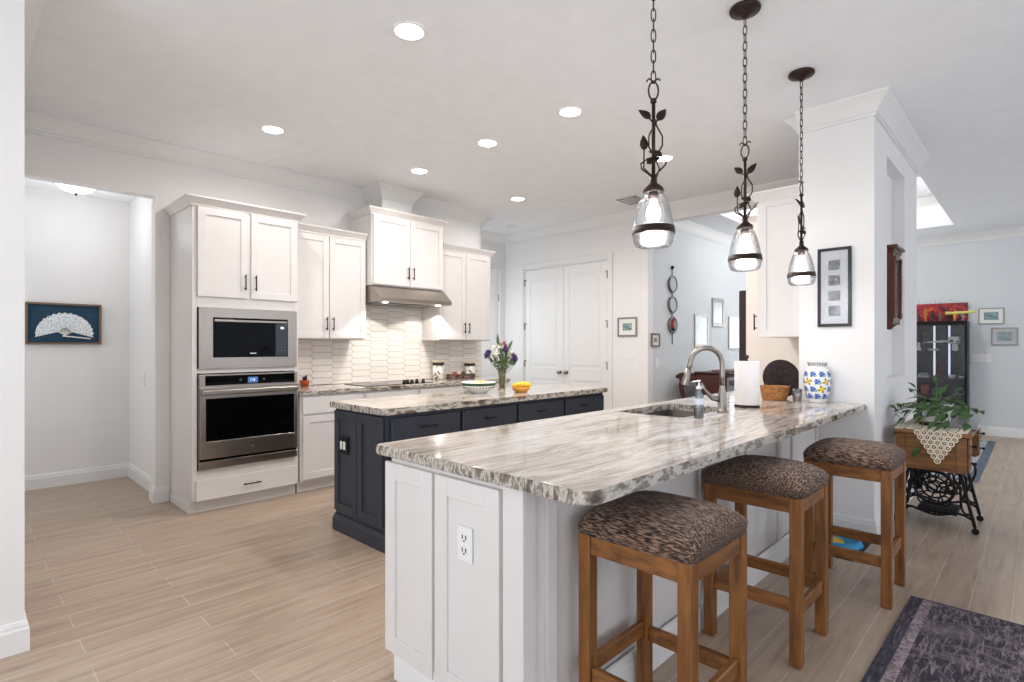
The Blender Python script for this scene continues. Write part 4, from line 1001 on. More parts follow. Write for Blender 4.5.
mb.box(-L_, 0, -e, 0, .0121, .0128); mb.box(-L_, 0, -W_, -W_+e, .0121, .0128); mb.box(-L_, -L_+e, -W_+e, -e, .0121, .0128); mb.box(-.012, 0, -W_+e, -e, .0121, .0128)
mb.build('dark_border', M_rb, rg)
mb = MB(RM); f_ = .042
mb.box(-L_+e, -.014, -e-f_, -e-.001, .0121, .0127); mb.box(-L_+e, -.014, -W_+e+.001, -W_+e+f_, .0121, .0127); mb.box(-L_+e+.001, -L_+e+f_, -W_+e+f_, -e-f_, .0121, .0127)
mb.build('light_border', M_rl, rg)

br = thing('area_rug', (8.4, 1.2, 0), 'pale blue-grey rug with darker blue border beyond the sewing table', 'rug')
MB().box(6.84, 9.92, .42, 2.4, .001, .010, .003).build('field', stripes('rug_pale', [(.3, (130, 136, 142)), (.5, (158, 162, 164)), (.7, (180, 180, 178))], 7, (1, 3, 1)), br)
mb = MB(); mb.box(6.84, 9.92, .42, .50, .0101, .0112); mb.box(6.84, 9.92, 2.26, 2.4, .0101, .0112); mb.box(6.84, 6.90, .56, 2.26, .0101, .0112); mb.box(9.86, 9.92, .56, 2.26, .0101, .0112)
mb.build('border', stripes('rug_blue', [(.3, (62, 76, 92)), (.7, (98, 110, 122))], 20, (1, 1, 1)), br)

MB().prism(rrect(3.82, 4.28, .80, 1.11, .02), .001, .006, .001).build('floor_mat', mat('black_rubber', (38, 38, 42), .7, noise=.15), loc=(4.05, .95, 0), label='black rubber pet mat on the floor by the farthest stool', cat='mat')
MB().lathe([(0, 0), (.13, 0), (.135, .01), (.12, .035), (.105, .038), (.10, .03), (.09, .012), (0, .01)], (4.08, .945, .0065), 32).build('pet_bowl', mat('bright_blue_plastic', (40, 150, 200), .35), loc=(4.08, .945, .0065), label='shallow bright blue pet bowl on the black mat', cat='bowl')
MB().lathe([(0, 0), (.05, 0), (.06, .02), (.056, .024), (.048, .01), (0, .006)], (4.04, .97, .017), 24).build('pet_bowl', mat('yellow_plastic', (236, 200, 60), .35), loc=(4.04, .97, .017), label='small yellow dish sitting inside the blue pet bowl', cat='bowl')

# ------------------------------------------------------------ things on the kitchen wall worktop
ZW = .9125
po = thing('small_pot', (2.44, 5.20, ZW), 'small orange-red pot with a dark succulent beside the oven cabinet', 'pot')
MB().lathe([(0, 0), (.035, 0), (.045, .05), (.047, .06), (.04, .06), (.036, .05), (0, .045)], (2.44, 5.20, ZW), 20).build('pot', mat('terracotta_red', (196, 84, 48), .5), po)
mb = MB()
for k in range(9):
    a = k*2.4; mb.leaf((2.44, 5.20, ZW+.045), (math.cos(a)*.7, math.sin(a)*.7, 1), (math.cos(a), math.sin(a), .3), .05+.02*(k % 3)/2, .03, .3)
mb.build('succulent', mat('dark_succulent', (58, 34, 32), .5, noise=.3, nscale=30), po)
M_can = art('canister_pattern', [(.4, (90, 90, 70)), (.47, (230, 226, 214)), (.62, (238, 234, 226)), (.7, (206, 170, 70))], 16)
for (x, y, h_, lb) in ((4.07, 5.16, .225, 'taller glass canister with white contents behind the cooktop knobs'), (4.57, 5.16, .20, 'shorter glass canister at the far end of the wall worktop')):
    cn = thing('canister', (x, y, ZW), lb, 'canister', 'canisters on the wall worktop'); c = (x, y, ZW+.0005)
    MB().lathe([(0, 0), (.062, 0), (.068, .01), (.068, h_*.74), (.0, h_*.74)], c, 28).build('jar', M_can, cn)
    MB().lathe([(.069, h_*.74), (.070, h_*.74), (.070, h_*.9), (.0, h_*.9)], c, 28).build('dark_band', mat('dark_band', (44, 40, 42), .4, noise=.3, nscale=30), cn)
    MB().lathe([(.069, h_*.9), (.072, h_*.9), (.072, h_), (0, h_+.004)], c, 28).build('lid', mat('pale_gold_lid', (222, 210, 176), .35), cn)
tb = thing('spice_box', (4.32, 5.05, ZW), 'low dark patterned tray between the two canisters', 'tray')
mb = MB(); mb.box(4.16, 4.50, 4.98, 5.12, ZW+.0005, ZW+.012); mb.box(4.16, 4.50, 4.98, 4.992, ZW+.012, ZW+.06, .002); mb.box(4.16, 4.50, 5.108, 5.12, ZW+.012, ZW+.06, .002); mb.box(4.16, 4.172, 4.992, 5.108, ZW+.012, ZW+.06); mb.box(4.488, 4.50, 4.992, 5.108, ZW+.012, ZW+.06)
mb.build('tray_body', art('dark_tray', [(.4, (50, 34, 34)), (.55, (96, 66, 60)), (.7, (190, 170, 160))], 30), tb)
for i, (dx, col) in enumerate(((.07, (170, 60, 50)), (.14, (214, 190, 150)), (.21, (80, 60, 50)), (.28, (206, 206, 200)))):
    MB().lathe([(0, 0), (.024, 0), (.024, .06), (.018, .066), (.018, .075), (0, .076)], (4.16+dx, 5.05, ZW+.0125), 14).build('spice_jar', mat('jar_%d_tone' % i, col, .3), loc=(4.16+dx, 5.05, ZW+.0125),
        label=['red lidded spice jar in the low tray, first from the left', 'tan spice jar in the low tray, second from the left', 'brown spice jar in the low tray, third from the left', 'off-white spice jar in the low tray, last on the right'][i], cat='jar', group='spice jars in the tray')

# ------------------------------------------------------------ things on the island
ZI = .9145
fb = thing('serving_bowl', (3.12, 3.41, ZI), 'wide white bowl with a green leaf band on the island', 'bowl'); c = (3.12, 3.41, ZI)
MB().lathe([(0, 0), (.07, 0), (.072, .008), (.11, .03), (.138, .06), (.146, .092), (.142, .094), (.132, .062), (.10, .034), (0, .02)], c, 40).build('bowl_body', M_cer, fb)
mb = MB(); mb2 = MB()
for k in range(30):
    a = 2*PI*k/30
    A_ = [(.1408, .068), (.1412, .085)]
    q = [mb._v((c[0]+r_*math.cos(b_), c[1]+r_*math.sin(b_), c[2]+z_)) for (r_, z_, b_) in ((.1408+.001, .066, a), (.145, .078, a+.08), (.1468, .089, a+.13), (.1445, .077, a-.06))]
    mb.bm.faces.new(q)
    mb2.ball((c[0]+.1285*math.cos(a+.1), c[1]+.1285*math.sin(a+.1), c[2]+.047), .0055, 6)
mb.lathe([(.1425, .064), (.1462, .086)], c, 40)
mb.build('leaf_band', mat('dark_green_glaze', (52, 84, 58), .2, noise=.5, nscale=50), fb); mb2.build('dark_dots', M_iron, fb)
for i, (dx, dy, col, lb) in enumerate(((-.03, .0, (232, 190, 80), 'yellow lemon, left one in the green banded bowl'), (.05, .02, (226, 196, 110), 'pale yellow lemon, right one in the green banded bowl'), (.01, -.06, (240, 205, 96), 'bright yellow lemon at the front of the green banded bowl'))):
    MB().ball((c[0]+dx, c[1]+dy, c[2]+.068), .036, 14, (1.2, .95, .9)).build('lemon', mat('lemon_%d_skin' % i, col, .4, bump=.2), loc=(c[0]+dx, c[1]+dy, c[2]+.035), label=lb, cat='lemon', group='lemons in the serving bowl')

fv = thing('flower_vase', (3.45, 3.46, ZI), 'clear glass vase holding a mixed bouquet on the island', 'vase'); c = Vector((3.45, 3.46, ZI))
MB().lathe([(0, 0), (.03, 0), (.031, .01), (.028, .05), (.033, .13), (.043, .20), (.041, .20), (.031, .13), (.026, .05), (.027, .012), (0, .01)], c, 24).build('glass', thin_glass('vase_glass', (248, 246, 226), .06, .05), fv)
MB().lathe([(0, .012), (.0255, .013), (.0245, .05), (.029, .12), (0, .12)], c, 20).build('water', thin_glass('vase_water', (240, 232, 180), .03, .05), fv)
bq = thing('flower_bouquet', tuple(c+Vector((0, 0, .02))), 'bouquet of white, purple and pink flowers with green leaves', 'flowers')
rv = Vector((SA, -CA, 0)); dv = Vector((CA, SA, 0))
stems, lv, pk = MB(), MB(), MB()
def tip(rx, z, d=0): return c+rv*rx+dv*d+Vector((0, 0, z))
def stem(p): stems.tube([c+Vector((random.uniform(-.012, .012), random.uniform(-.012, .012), .02)), c+(p-c)*.15+Vector((0, 0, .12)), c+(p-c)*.6+Vector((0, 0, .04)), p], .003, 5)
def cluster(mb, p, r, n, s_):
    for i in range(n):
        u_ = Vector((random.gauss(0, 1), random.gauss(0, 1), random.gauss(0, 1))).normalized(); q = p+u_*r
        for k in range(4):
            d_ = (u_.cross(Vector((0, 0, 1)))*math.cos(k*PI/2+i)+u_.orthogonal()*math.sin(k*PI/2+i)+u_*.6)
            mb.leaf(q, d_, u_, s_, s_*.8, .3)
for (rx, z, d) in ((-.06, .365, 0), (-.02, .39, .03), (.07, .34, .0), (.085, .30, .03), (-.05, .33, -.03), (.04, .37, .04)):
    p = tip(rx, z, d); stem(p); q = MB(); cluster(q, p, .028, 34, .019); q.build('white_bloom', mat('white_petals', (240, 238, 228), .6, noise=.06), bq)
for (rx, z, d) in ((-.125, .34, 0), (-.135, .31, -.02), (.03, .365, -.05), (.115, .28, -.02), (.105, .31, .01)):
    p = tip(rx, z, d); stem(p); q = MB(); cluster(q, p, .010, 14, .026); q.build('purple_bloom', mat('purple_petals', (84, 60, 112), .6, noise=.3), bq)
for (rx, z, h_) in ((.02, .40, .05), (.035, .38, .045)):
    p = tip(rx, z, -.02); stem(p)
    for k in range(5): a = k*2*PI/5; pk.leaf(p, (math.cos(a)*.35, math.sin(a)*.35, 1), (math.cos(a), math.sin(a), .2), h_, .022, -.1)
for (rx, z, dx, l_) in ((-.035, .40, -.05, .11), (.055, .37, .5, .09), (.0, .33, -.1, .08), (.03, .30, .3, .08), (-.05, .27, -.7, .07), (.07, .24, .6, .08), (-.08, .25, -.9, .06), (.0, .25, .1, .08), (-.02, .30, .2, .08), (.10, .22, .4, .07)):
    p = tip(rx, z, random.uniform(-.04, .02)); stem(p); lv.leaf(p, rv*dx+Vector((0, 0, 1)), -dv, l_, .028, .15)
for i in range(40):
    p = tip(random.uniform(-.07, .08), random.uniform(.21, .34), random.uniform(-.05, .05)); lv.leaf(p, Vector((random.uniform(-1, 1), random.uniform(-1, 1), random.uniform(-.3, 1))), -dv, .05, .022, .2)
stems.build('stems', mat('stem_green', (96, 116, 60), .5), bq); lv.build('leaves', mat('bouquet_green', (70, 92, 52), .5, noise=.4, nscale=30), bq)
pk.build('pink_lily', mat('pink_petals', (190, 92, 120), .5, noise=.2), bq)

c = (3.42, 3.20, ZI)
MB().lathe([(0, 0), (.05, 0), (.052, .006), (.07, .018), (.082, .045), (.078, .046), (.066, .022), (0, .012)], c, 28).build('fruit_bowl', mat('amber_bowl', (214, 150, 60), .3, noise=.15), loc=c, label='small amber bowl holding bananas beside the bouquet', cat='bowl')
for i in range(3):
    pts = []
    for k in range(9):
        a = R(-60+120*k/8); pts.append(Vector((c[0], c[1], c[2]))+rv*(.085*math.sin(a))+dv*(-.041+.041*i)+Vector((0, 0, .012+.085*(1-math.cos(a))*.9+.03)) if False else Vector(c)+rv*(.092*math.sin(a)+.008*i)+dv*(-.041+.041*i)+Vector((0, 0, .068-.03*(1-math.cos(a)))))
    MB().tube(pts, [.004, .013, .018, .020, .020, .020, .018, .013, .005], 8).build('banana', mat('banana_yellow', (240, 200, 62), .45, noise=.12, nscale=20), loc=tuple(Vector(c)+Vector((0, 0, .03))),
        label=['ripe yellow banana at the front of the amber bowl', 'ripe yellow banana in the middle of the amber bowl', 'ripe yellow banana at the back of the amber bowl'][i], cat='banana', group='bananas in the amber bowl')

# ------------------------------------------------------------ treadle sewing table
sw = thing('sewing_table', (5.1, .53, 0), 'antique oak sewing table on a black cast-iron treadle base', 'sewing table')
TX, TE, ty0, ty1, zt_ = 4.60, 5.55, .325, .715, .735
MB().box(TX-.02, TE, ty0-.015, ty1+.01, zt_-.025, zt_, .006, 2).build('tabletop', M_sewwood, sw)
for (a, b_) in ((TX, TX+.17), (TE-.19, TE-.02)):
    mb = MB(); mb.box(a, b_, ty0+.012, ty1, .475, zt_-.026, .002)
    if a == TX:
        F_ = FX(TX, ty1, 0); q = MB(F_)
        for (x0, x1, z0, z1) in ((0, .05, .475, .708), (.325, .378, .475, .708), (.05, .325, .475, .49), (.05, .325, .58, .60), (.05, .325, .69, .708)): q.box(x0, x1, -.014, -.0003, z0, z1, .002)
        q.build('end_panel', M_sewwood, sw)
    mb.build('drawer_case', M_sewwood, sw)
    for (z0, z1) in ((.485, .585), (.595, .70)):
        dr = MB(FY(0, ty0+.0115, 0)).box(a+.01, b_-.01, -.014, 0, z0, z1, .003).build('drawer', M_sewwood, sw)
        MB(FY(0, ty0-.003, 0)).lathe([(0, 0)], (0, 0, 0)).bm.free()
        kb = MB(); kb.cyl(((a+b_)/2, ty0-.002, (z0+z1)/2), ((a+b_)/2, ty0-.018, (z0+z1)/2), .005, 8); kb.ball(((a+b_)/2, ty0-.024, (z0+z1)/2), .011, 10); kb.build('knob', M_black, dr)
MB().box(TX+.171, TE-.191, ty0+.05, ty1-.02, .60, zt_-.026, .003).build('apron', M_sewwood, sw)
MB().box(TX+.25, TE-.02, ty0-.03, ty0+.14, zt_+.0005, zt_+.03, .006).build('folded_leaf', mat('glossy_leaf', (150, 146, 148), .12, noise=.1), sw, label='glossy grey folded leaf')
def bez(P, n=10):
    P = [Vector(p) for p in P]; out = []
    for i in range(n+1):
        t = i/n; out.append((1-t)**3*P[0]+3*(1-t)**2*t*P[1]+3*(1-t)*t*t*P[2]+t**3*P[3])
    return out
for X_ in (4.95, 5.36):
    yc = .545; mb = MB()
    def Q(*pts): return [(X_, yc+p[0], p[1]) for p in pts]
    for s_ in (-1, 1):
        mb.tube(bez(Q((s_*.13, .585), (s_*.14, .40), (s_*.19, .22), (s_*.225, .05))), .011, 8)
        mb.tube(bez(Q((s_*.14, .46), (s_*.30, .38), (s_*.10, .24), (s_*.185, .21))), .008, 6); mb.tube(bez(Q((s_*.10, .34), (s_*.20, .34), (s_*.10, .12), (s_*.20, .13))), .008, 6); mb.tube(bez(Q((s_*.13, .56), (s_*.02, .55), (s_*.05, .46), (s_*.13, .45))), .008, 6)
        mb.tube(bez(Q((s_*.21, .10), (s_*.12, .16), (s_*.10, .10), (0, .095))), .009, 6)
        mb.tube(bez(Q((s_*.02, .58), (s_*.02, .42), (s_*.14, .42), (s_*.06, .34))), .007, 6)
        mb.ring((X_, yc+s_*.075, .47), .045, .006, 'X', 16, 6); mb.ring((X_, yc+s_*.115, .30), .038, .006, 'X', 16, 6)
        mb.ring((X_, yc+s_*.06, .20), .035, .006, 'X', 16, 6)
    mb.ring((X_, yc, .29), .115, .011, 'X', 28, 6); mb.ring((X_, yc, .29), .075, .007, 'X', 24, 6); mb.ring((X_, yc, .29), .04, .006, 'X', 18, 6)
    for k in range(8): a = k*PI/4; mb.tube([(X_, yc+.04*math.cos(a), .29+.04*math.sin(a)), (X_, yc+.112*math.cos(a+.3), .29+.112*math.sin(a+.3))], .006, 5)
    mb.ring((X_, yc, .50), .06, .007, 'X', 20, 6); mb.box(X_-.01, X_+.01, yc-.17, yc+.17, .57, .60, .002)
    fm = mb.build('iron_side_frame', M_iron, sw)
    for s_ in (-1, 1):
        mb = MB(); mb.cyl((X_-.008, yc+s_*.228, .022), (X_+.008, yc+s_*.228, .022), .0215, 14); mb.tube([(X_, yc+s_*.228, .022), (X_, yc+s_*.225, .06)], .008, 6); mb.build('caster', M_iron, fm)
mb = MB(); mb.ring((5.20, .66, .38), .16, .012, 'Y', 36, 8); mb.ring((5.20, .66, .38), .03, .008, 'Y', 14, 6)
for k in range(6): a = k*PI/3; mb.tube([(5.2+.03*math.cos(a), .66, .38+.03*math.sin(a)), (5.2+.16*math.cos(a+.25), .66, .38+.16*math.sin(a+.25))], .006, 5)
mb.build('flywheel', M_iron, sw)
mb = MB()
for s_ in (-1, 1): mb.tube([(4.95, .70, .33+s_*.17), (5.155, .70, .33), (5.36, .70, .33-s_*.17)], .009, 6)
mb.tube([(4.95, .545, .10), (5.36, .545, .10)], .009, 6); mb.ring((5.155, .70, .33), .07, .008, 'Y', 20, 6); mb.ring((5.155, .70, .33), .035, .006, 'Y', 16, 6); mb.build('cross_brace', M_iron, sw)
mb = MB(); mb.box(5.0, 5.31, .42, .66, .095, .103)
for k in range(7): mb.box(5.01+k*.045, 5.03+k*.045, .43, .65, .103, .112)
mb.build('treadle', M_iron, sw)

# doily on the table
M_dl = mat('cream_crochet', (226, 214, 194), .9, noise=.06, nscale=60)
mb = MB(); yc = .545
for i in range(5):
    for j in range(7): mb.ring((4.60+.032+i*.052+.026*(j % 2), .36+j*.058, zt_+.003), .024, .0035, 'Z', 10, 4)
for j in range(13): mb.box(4.60, 4.86, .352+j*.03, .356+j*.03, zt_+.001, zt_+.003)
rows = [7, 6, 5, 4, 3, 2, 1]
for r_, n_ in enumerate(rows):
    for k in range(n_):
        y = .485+(k-(n_-1)/2)*.036; z = zt_-.004-r_*.030
        mb.ring((4.562, y, z-.005), .0155, .0042, 'X', 10, 4); mb.ball((4.562, y, z-.005), .0065, 6)
mb.tube([(4.60, .40, zt_+.006), (4.572, .40, zt_)], .004, 4); mb.tube([(4.60, .60, zt_+.006), (4.572, .60, zt_)], .004, 4)
mb.build('crochet_doily', M_dl, loc=(4.7, .5, zt_), label='cream crochet doily hanging over the sewing table edge', cat='doily')

pl = thing('potted_plant', (4.96, .53, zt_), 'trailing green houseplant in a white pot on the sewing table', 'plant')
mb = MB(Matrix.Translation((4.96, .53, zt_+.031))); 
pA = rrect(-.055, .055, -.07, .07, .02); pB = rrect(-.075, .075, -.095, .095, .025)
A_ = [mb._v((p[0], p[1], 0)) for p in pA]; B_ = [mb._v((p[0], p[1], .13)) for p in pB]; C_ = [mb._v((p[0]*.92, p[1]*.92, .13)) for p in pB]; D_ = [mb._v((p[0]*.9, p[1]*.9, .10)) for p in pB]
for U_, V_ in ((A_, B_), (B_, C_), (C_, D_)):
    for i in range(len(U_)): mb.bm.faces.new((U_[i], U_[(i+1) % len(U_)], V_[(i+1) % len(U_)], V_[i]))
mb.bm.faces.new(A_); mb.bm.faces.new(D_); mb.build('pot', M_plate, pl)
mb = MB(); mb.lathe([(0, .004), (.10, .004), (.115, .02), (.11, .022), (.095, .010), (0, .010)], (4.96, .53, zt_+.001), 28, .8, 1); mb.box(4.92, 5.00, .49, .57, zt_+.008, zt_+.031); mb.build('saucer', mat('brown_saucer', (84, 52, 40), .4), pl)
vines, lf = MB(), MB(); cc = Vector((4.96, .53, zt_+.14)); random.seed(11)
VT = [(-.75, .9, .34, .0), (-.55, 1.0, .30, -.02), (-.95, .3, .26, -.06), (-1, -.1, .28, -.16), (-.9, -.4, .22, -.10), (-.5, -.9, .22, -.04), (.0, -1, .24, -.02), (.5, -.6, .15, .08), (.3, .5, .16, .12), (-.2, .4, .15, .12), (-.4, 1.1, .24, -.02), (-1, .15, .40, -.34), (-1, .5, .40, -.20), (-.8, -.6, .34, -.12), (-.3, 1, .26, -.1), (-1, -.25, .36, -.15), (-.9, .6, .25, -.04), (0, 0, .04, .17), (-.2, -.3, .14, .13), (-.7, -.2, .12, .1)]
for (dx, dy, ln, dz) in VT:
    d_ = Vector((dx, dy, 0)); d_ = d_.normalized() if d_.length else Vector((.1, .1, 0)); e_ = cc+d_*ln+Vector((0, 0, dz))
    if -.2 < dz < .05: e_.z = max(e_.z, zt_+.03)
    if e_.y > .80: e_.y = .80
    P_ = bez((cc-Vector((0, 0, .02)), cc+d_*ln*.3+Vector((0, 0, .05)), cc+d_*ln*.85+Vector((0, 0, .005)), e_), 12)
    P_ = [Vector((p.x, min(p.y, .785), p.z)) for p in P_]
    vines.tube(P_, .0022, 5)
    for k in range(3, 13, 2 if ln > .2 else 3):
        p = P_[k]; sd_ = 1 if k % 4 else -1; t_ = (P_[k]-P_[k-1]).normalized(); s2 = t_.cross(Vector((0, 0, 1)))*sd_+t_*.5+Vector((0, 0, random.uniform(-.5, .3)))
        if p.y > .74: s2.y = -abs(s2.y)
        lf.leaf(p, s2, Vector((-.4, -.2, 1)), random.uniform(.05, .085), random.uniform(.035, .055), .35)
for k in range(26):
    a = random.uniform(-PI*.55, PI*.55); p = cc+Vector((math.cos(a)*.05, math.sin(a)*.07, random.uniform(0, .05)))
    lf.leaf(p, Vector((math.cos(a), math.sin(a), random.uniform(-.2, .9))), Vector((0, 0, 1)), random.uniform(.05, .08), .045, .4)
vines.build('vines', mat('stem_green', (96, 116, 60), .5), pl); lf.build('leaves', M_green, pl)

# ------------------------------------------------------------ wall clock in the niche
ck = thing('pendulum_clock', (5.06, .884, 1.45), 'long mahogany pendulum wall clock with a glass front in the niche', 'clock')
M_cw = streaks('clock_walnut', [(.3, (70, 34, 20)), (.7, (118, 64, 40))], 8, (1, 1, .3), rough=.3)
a, b_, yf, yb = 4.93, 5.20, .785, .884
mb = MB(); mb.box(a, b_, yf+.02, yb, 1.49, 2.02); mb.box(a-.015, b_+.015, yf-.01, yb, 2.02, 2.045, .004); mb.box(a-.03, b_+.03, yf-.03, yb, 2.045, 2.07, .006); mb.box(a-.01, b_+.01, yf, yb, 1.475, 1.49, .004)
mb.box(a, a+.04, yf, yf+.02, 1.49, 2.02); mb.box(b_-.04, b_, yf, yf+.02, 1.49, 2.02); mb.box(a+.04, b_-.04, yf, yf+.02, 1.97, 2.02); mb.box(a+.04, b_-.04, yf, yf+.02, 1.49, 1.53)
mb.build('case', M_cw, ck)
for x in (a+.008, b_-.008): MB().lathe([(.008, 1.52), (.011, 1.55), (.008, 1.58), (.010, 1.75), (.008, 1.93), (.011, 1.96), (.008, 1.99)], (x, yf-.006, 0), 10).build('column', M_cw, ck)
MB(Matrix.Translation(((a+b_)/2, yf+.016, 1.87)) @ Matrix.Rotation(PI/2, 4, 'X')).lathe([(0, 0), (.085, 0), (.085, .004), (0, .004)], (0, 0, 0), 32).build('dial', M_matw, ck)
mb = MB(); mb.box((a+b_)/2-.003, (a+b_)/2+.003, yf+.009, yf+.011, 1.87, 1.93); mb.box((a+b_)/2, (a+b_)/2+.05, yf+.009, yf+.011, 1.868, 1.873); mb.build('hands', M_iron, ck)
mb = MB(); mb.cyl(((a+b_)/2, yf+.015, 1.60), ((a+b_)/2, yf+.015, 1.78), .003, 6); mb.ball(((a+b_)/2, yf+.015, 1.60), .03, 14, (1, .2, 1)); mb.build('pendulum', mat('brass', (196, 160, 90), .25, metal=1), ck)
MB().box(a+.04, b_-.04, yf+.003, yf+.006, 1.53, 1.97).build('glass_front', M_glass, ck)
MB().lathe([(0, -.04), (.02, -.035), (.03, -.02), (.06, 0), (.0, 0)], ((a+b_)/2, .835, 1.475), 16).build('finial', M_cw, ck)

# ------------------------------------------------------------ display cabinet at the far wall
dc = thing('display_cabinet', (10.42, 1.05, 0), 'black glass-fronted display cabinet against the far wall', 'cabinet')
x0, x1, y0, y1, H_ = 10.25, 10.59, .745, 1.40, 1.68
mb = MB(); t = .025
mb.box(x0, x1, y0, y0+t, 0, H_); mb.box(x0, x1, y1-t, y1, 0, H_); mb.box(x0, x1, y0+t, y1-t, H_-.04, H_); mb.box(x0, x1, y0+t, y1-t, 0, .08)
mb.build('carcass', M_black, dc)
MB().box(x1-.01, x1, y0+t, y1-t, .08, H_-.04).build('back_panel', mat('blue_grey_back', (44, 50, 60), .5), dc)
SHZ = [.36, .58, .83, 1.24]
for z in SHZ: MB().box(x0+.03, x1-.012, y0+t, y1-t, z-.012, z).build('shelf', M_glass if z > 1 else M_black, dc)
dr = MB().box(x0-.02, x0-.001, y0, y0+.03, .02, H_-.02); dr.box(x0-.02, x0-.001, y1-.03, y1, .02, H_-.02); dr.box(x0-.02, x0-.001, y0+.03, y1-.03, .02, .06); dr.box(x0-.02, x0-.001, y0+.03, y1-.03, H_-.06, H_-.02)
dr = dr.build('door', M_black, dc); MB().box(x0-.012, x0-.009, y0+.03, y1-.03, .06, H_-.06).build('door_glass', thin_glass('cabinet_glass', (250, 252, 255), .01, .02), dr)
for y in (.98, 1.16):
    MB().box(10.572, 10.579, y-.012, y+.012, .85, 1.62).build('led_strip', mat('led_glow', (235, 242, 255), .5, emit=(230, 240, 255), estr=.7), dc)
M_mw = mat('model_white', (232, 230, 224), .5)
def it(name, mb, m_, loc, label, cat): return mb.build(name, m_, loc=loc, label=label, cat=cat)
ms = thing('model_ship', (10.35, 1.0, 1.31), 'long white model with a boxy end in the display cabinet', 'model')
mb = MB(); mb.tube([(10.38, 1.28, 1.36), (10.38, 1.12, 1.375), (10.38, .95, 1.385)], [.004, .014, .022], 8); mb.build('nose', M_mw, ms)
mb = MB(); mb.box(10.32, 10.44, .84, .97, 1.34, 1.45, .012); mb.box(10.36, 10.40, .86, .93, 1.2405, 1.34); mb.build('hull', M_mw, ms)
mb = MB(); mb.box(10.315, 10.3195, .86, .88, 1.36, 1.39); mb.box(10.315, 10.3195, .91, .95, 1.37, 1.40); mb.build('vents', M_slot, ms)
it('figurine', MB().lathe([(0, 0), (.035, 0), (.03, .03), (.015, .08), (.022, .10), (.012, .125), (0, .13)], (10.34, 1.325, 1.2405), 14), M_mw, (10.34, 1.325, 1.2405), 'white rounded figurine at the left of the upper shelf', 'figurine')
it('serving_dish', MB().lathe([(0, 0), (.05, 0), (.08, .03), (.075, .032), (.045, .008), (0, .006)], (10.38, 1.15, 1.2405), 20), M_mw, (10.38, 1.15, 1.2405), 'low white dish on the upper shelf', 'dish')
it('model_tower', MB().lathe([(0, 0), (.07, 0), (.07, .02), (.045, .05), (.035, .14), (.05, .16), (.02, .2), (.012, .28), (0, .30)], (10.38, 1.08, .8305), 14), mat('dark_red_lacquer', (86, 28, 28), .35, noise=.3, nscale=30), (10.38, 1.08, .8305), 'dark red tower-shaped model on the middle shelf', 'model')
it('bowl', MB().lathe([(0, 0), (.03, 0), (.05, .05), (.045, .05), (.02, .008), (0, .006)], (10.36, .93, .8305), 16), M_mw, (10.36, .93, .8305), 'small white bowl left of another on the middle shelf', 'bowl')
it('bowl', MB().lathe([(0, 0), (.025, 0), (.04, .04), (.036, .04), (.02, .008), (0, .006)], (10.36, .82, .8305), 16), M_mw, (10.36, .82, .8305), 'smallest white bowl at the right end of the middle shelf', 'bowl')
mb = MB(); mb.box(10.32, 10.44, 1.20, 1.34, .8305, .87, .004); mb.box(10.33, 10.43, 1.21, 1.33, .8705, .90, .01); it('model_car', mb, mat('pale_blue_toy', (170, 180, 190), .4, noise=.2), (10.38, 1.27, .83), 'pale model vehicle at the left of the middle shelf', 'model')
mb = MB(); mb.box(10.46, 10.52, 1.255, 1.285, 1.42, 1.425); mb.tube([(10.49, 1.27, 1.2405), (10.49, 1.27, 1.48)], .01, 8); mb.ball((10.49, 1.27, 1.50), .035, 10); it('trophy', mb, mat('bronze_brown', (120, 84, 60), .4), (10.49, 1.27, 1.24), 'brown figure standing behind the white figurine', 'figurine')
for i, (y, w2, h2, col, lb) in enumerate(((1.25, .05, .14, (150, 60, 50), 'brick red box at the left of the lower shelf'), (1.10, .06, .10, (90, 90, 96), 'grey box in the middle of the lower shelf'), (.88, .06, .12, (60, 70, 84), 'blue grey box at the right of the lower shelf'))):
    mb = MB(); mb.box(10.33, 10.43, y-w2, y+w2, .5805, .58+h2, .004); mb.box(10.325, 10.33, y-w2*.7, y+w2*.7, .60, .57+h2); it('storage_box', mb, mat('box_tone_%d' % i, col, .5), (10.38, y, .5805), lb, 'box')
rp = thing('graphic_panel', (10.56, 1.07, H_), 'red graphic panel standing on top of the display cabinet', 'panel')
MB().box(10.555, 10.575, .76, 1.39, H_+.0005, 1.96).build('board', art('red_graphic', [(.35, (70, 16, 26)), (.5, (160, 28, 40)), (.62, (190, 40, 44)), (.72, (220, 130, 50))], 7), rp)
mb = MB()
for k in range(9): y = .82+k*.065; mb.tube([(10.565, y, 1.9605), (10.565, y+.01, 1.975+.02*(k % 3))], .005, 5)
mb.build('clear_fringe', M_glass, rp)
cols = [((60, 60, 66), 'dark'), ((190, 120, 50), 'orange'), ((44, 48, 58), 'slate'), ((120, 110, 100), 'grey-brown'), ((50, 40, 44), 'black'), ((200, 150, 70), 'golden'), ((150, 150, 154), 'silver')]
for k, (col, nm) in enumerate(cols):
    y = 1.34-k*.088; h2 = .13+.04*((k*5) % 3)
    mb = MB(); mb.lathe([(0, 0), (.025, 0), (.025, .008), (.012, .01), (.018, h2*.45), (.024, h2*.62), (.010, h2*.74), (.016, h2*.86), (.008, h2), (0, h2)], (10.44, y, H_+.0005), 10)
    mb.tube([(10.44, y-.02, H_+h2*.6), (10.43, y-.036, H_+h2*.4)], .006, 5); mb.tube([(10.44, y+.02, H_+h2*.6), (10.43, y+.034, H_+h2*.75)], .006, 5)
    mb.build('figurine', mat('figure_%s' % nm, col, .5, noise=.3, nscale=30), loc=(10.44, y, H_), label='small %s figurine standing on top of the display cabinet' % nm, cat='figurine', group='figurines on top of the display cabinet')
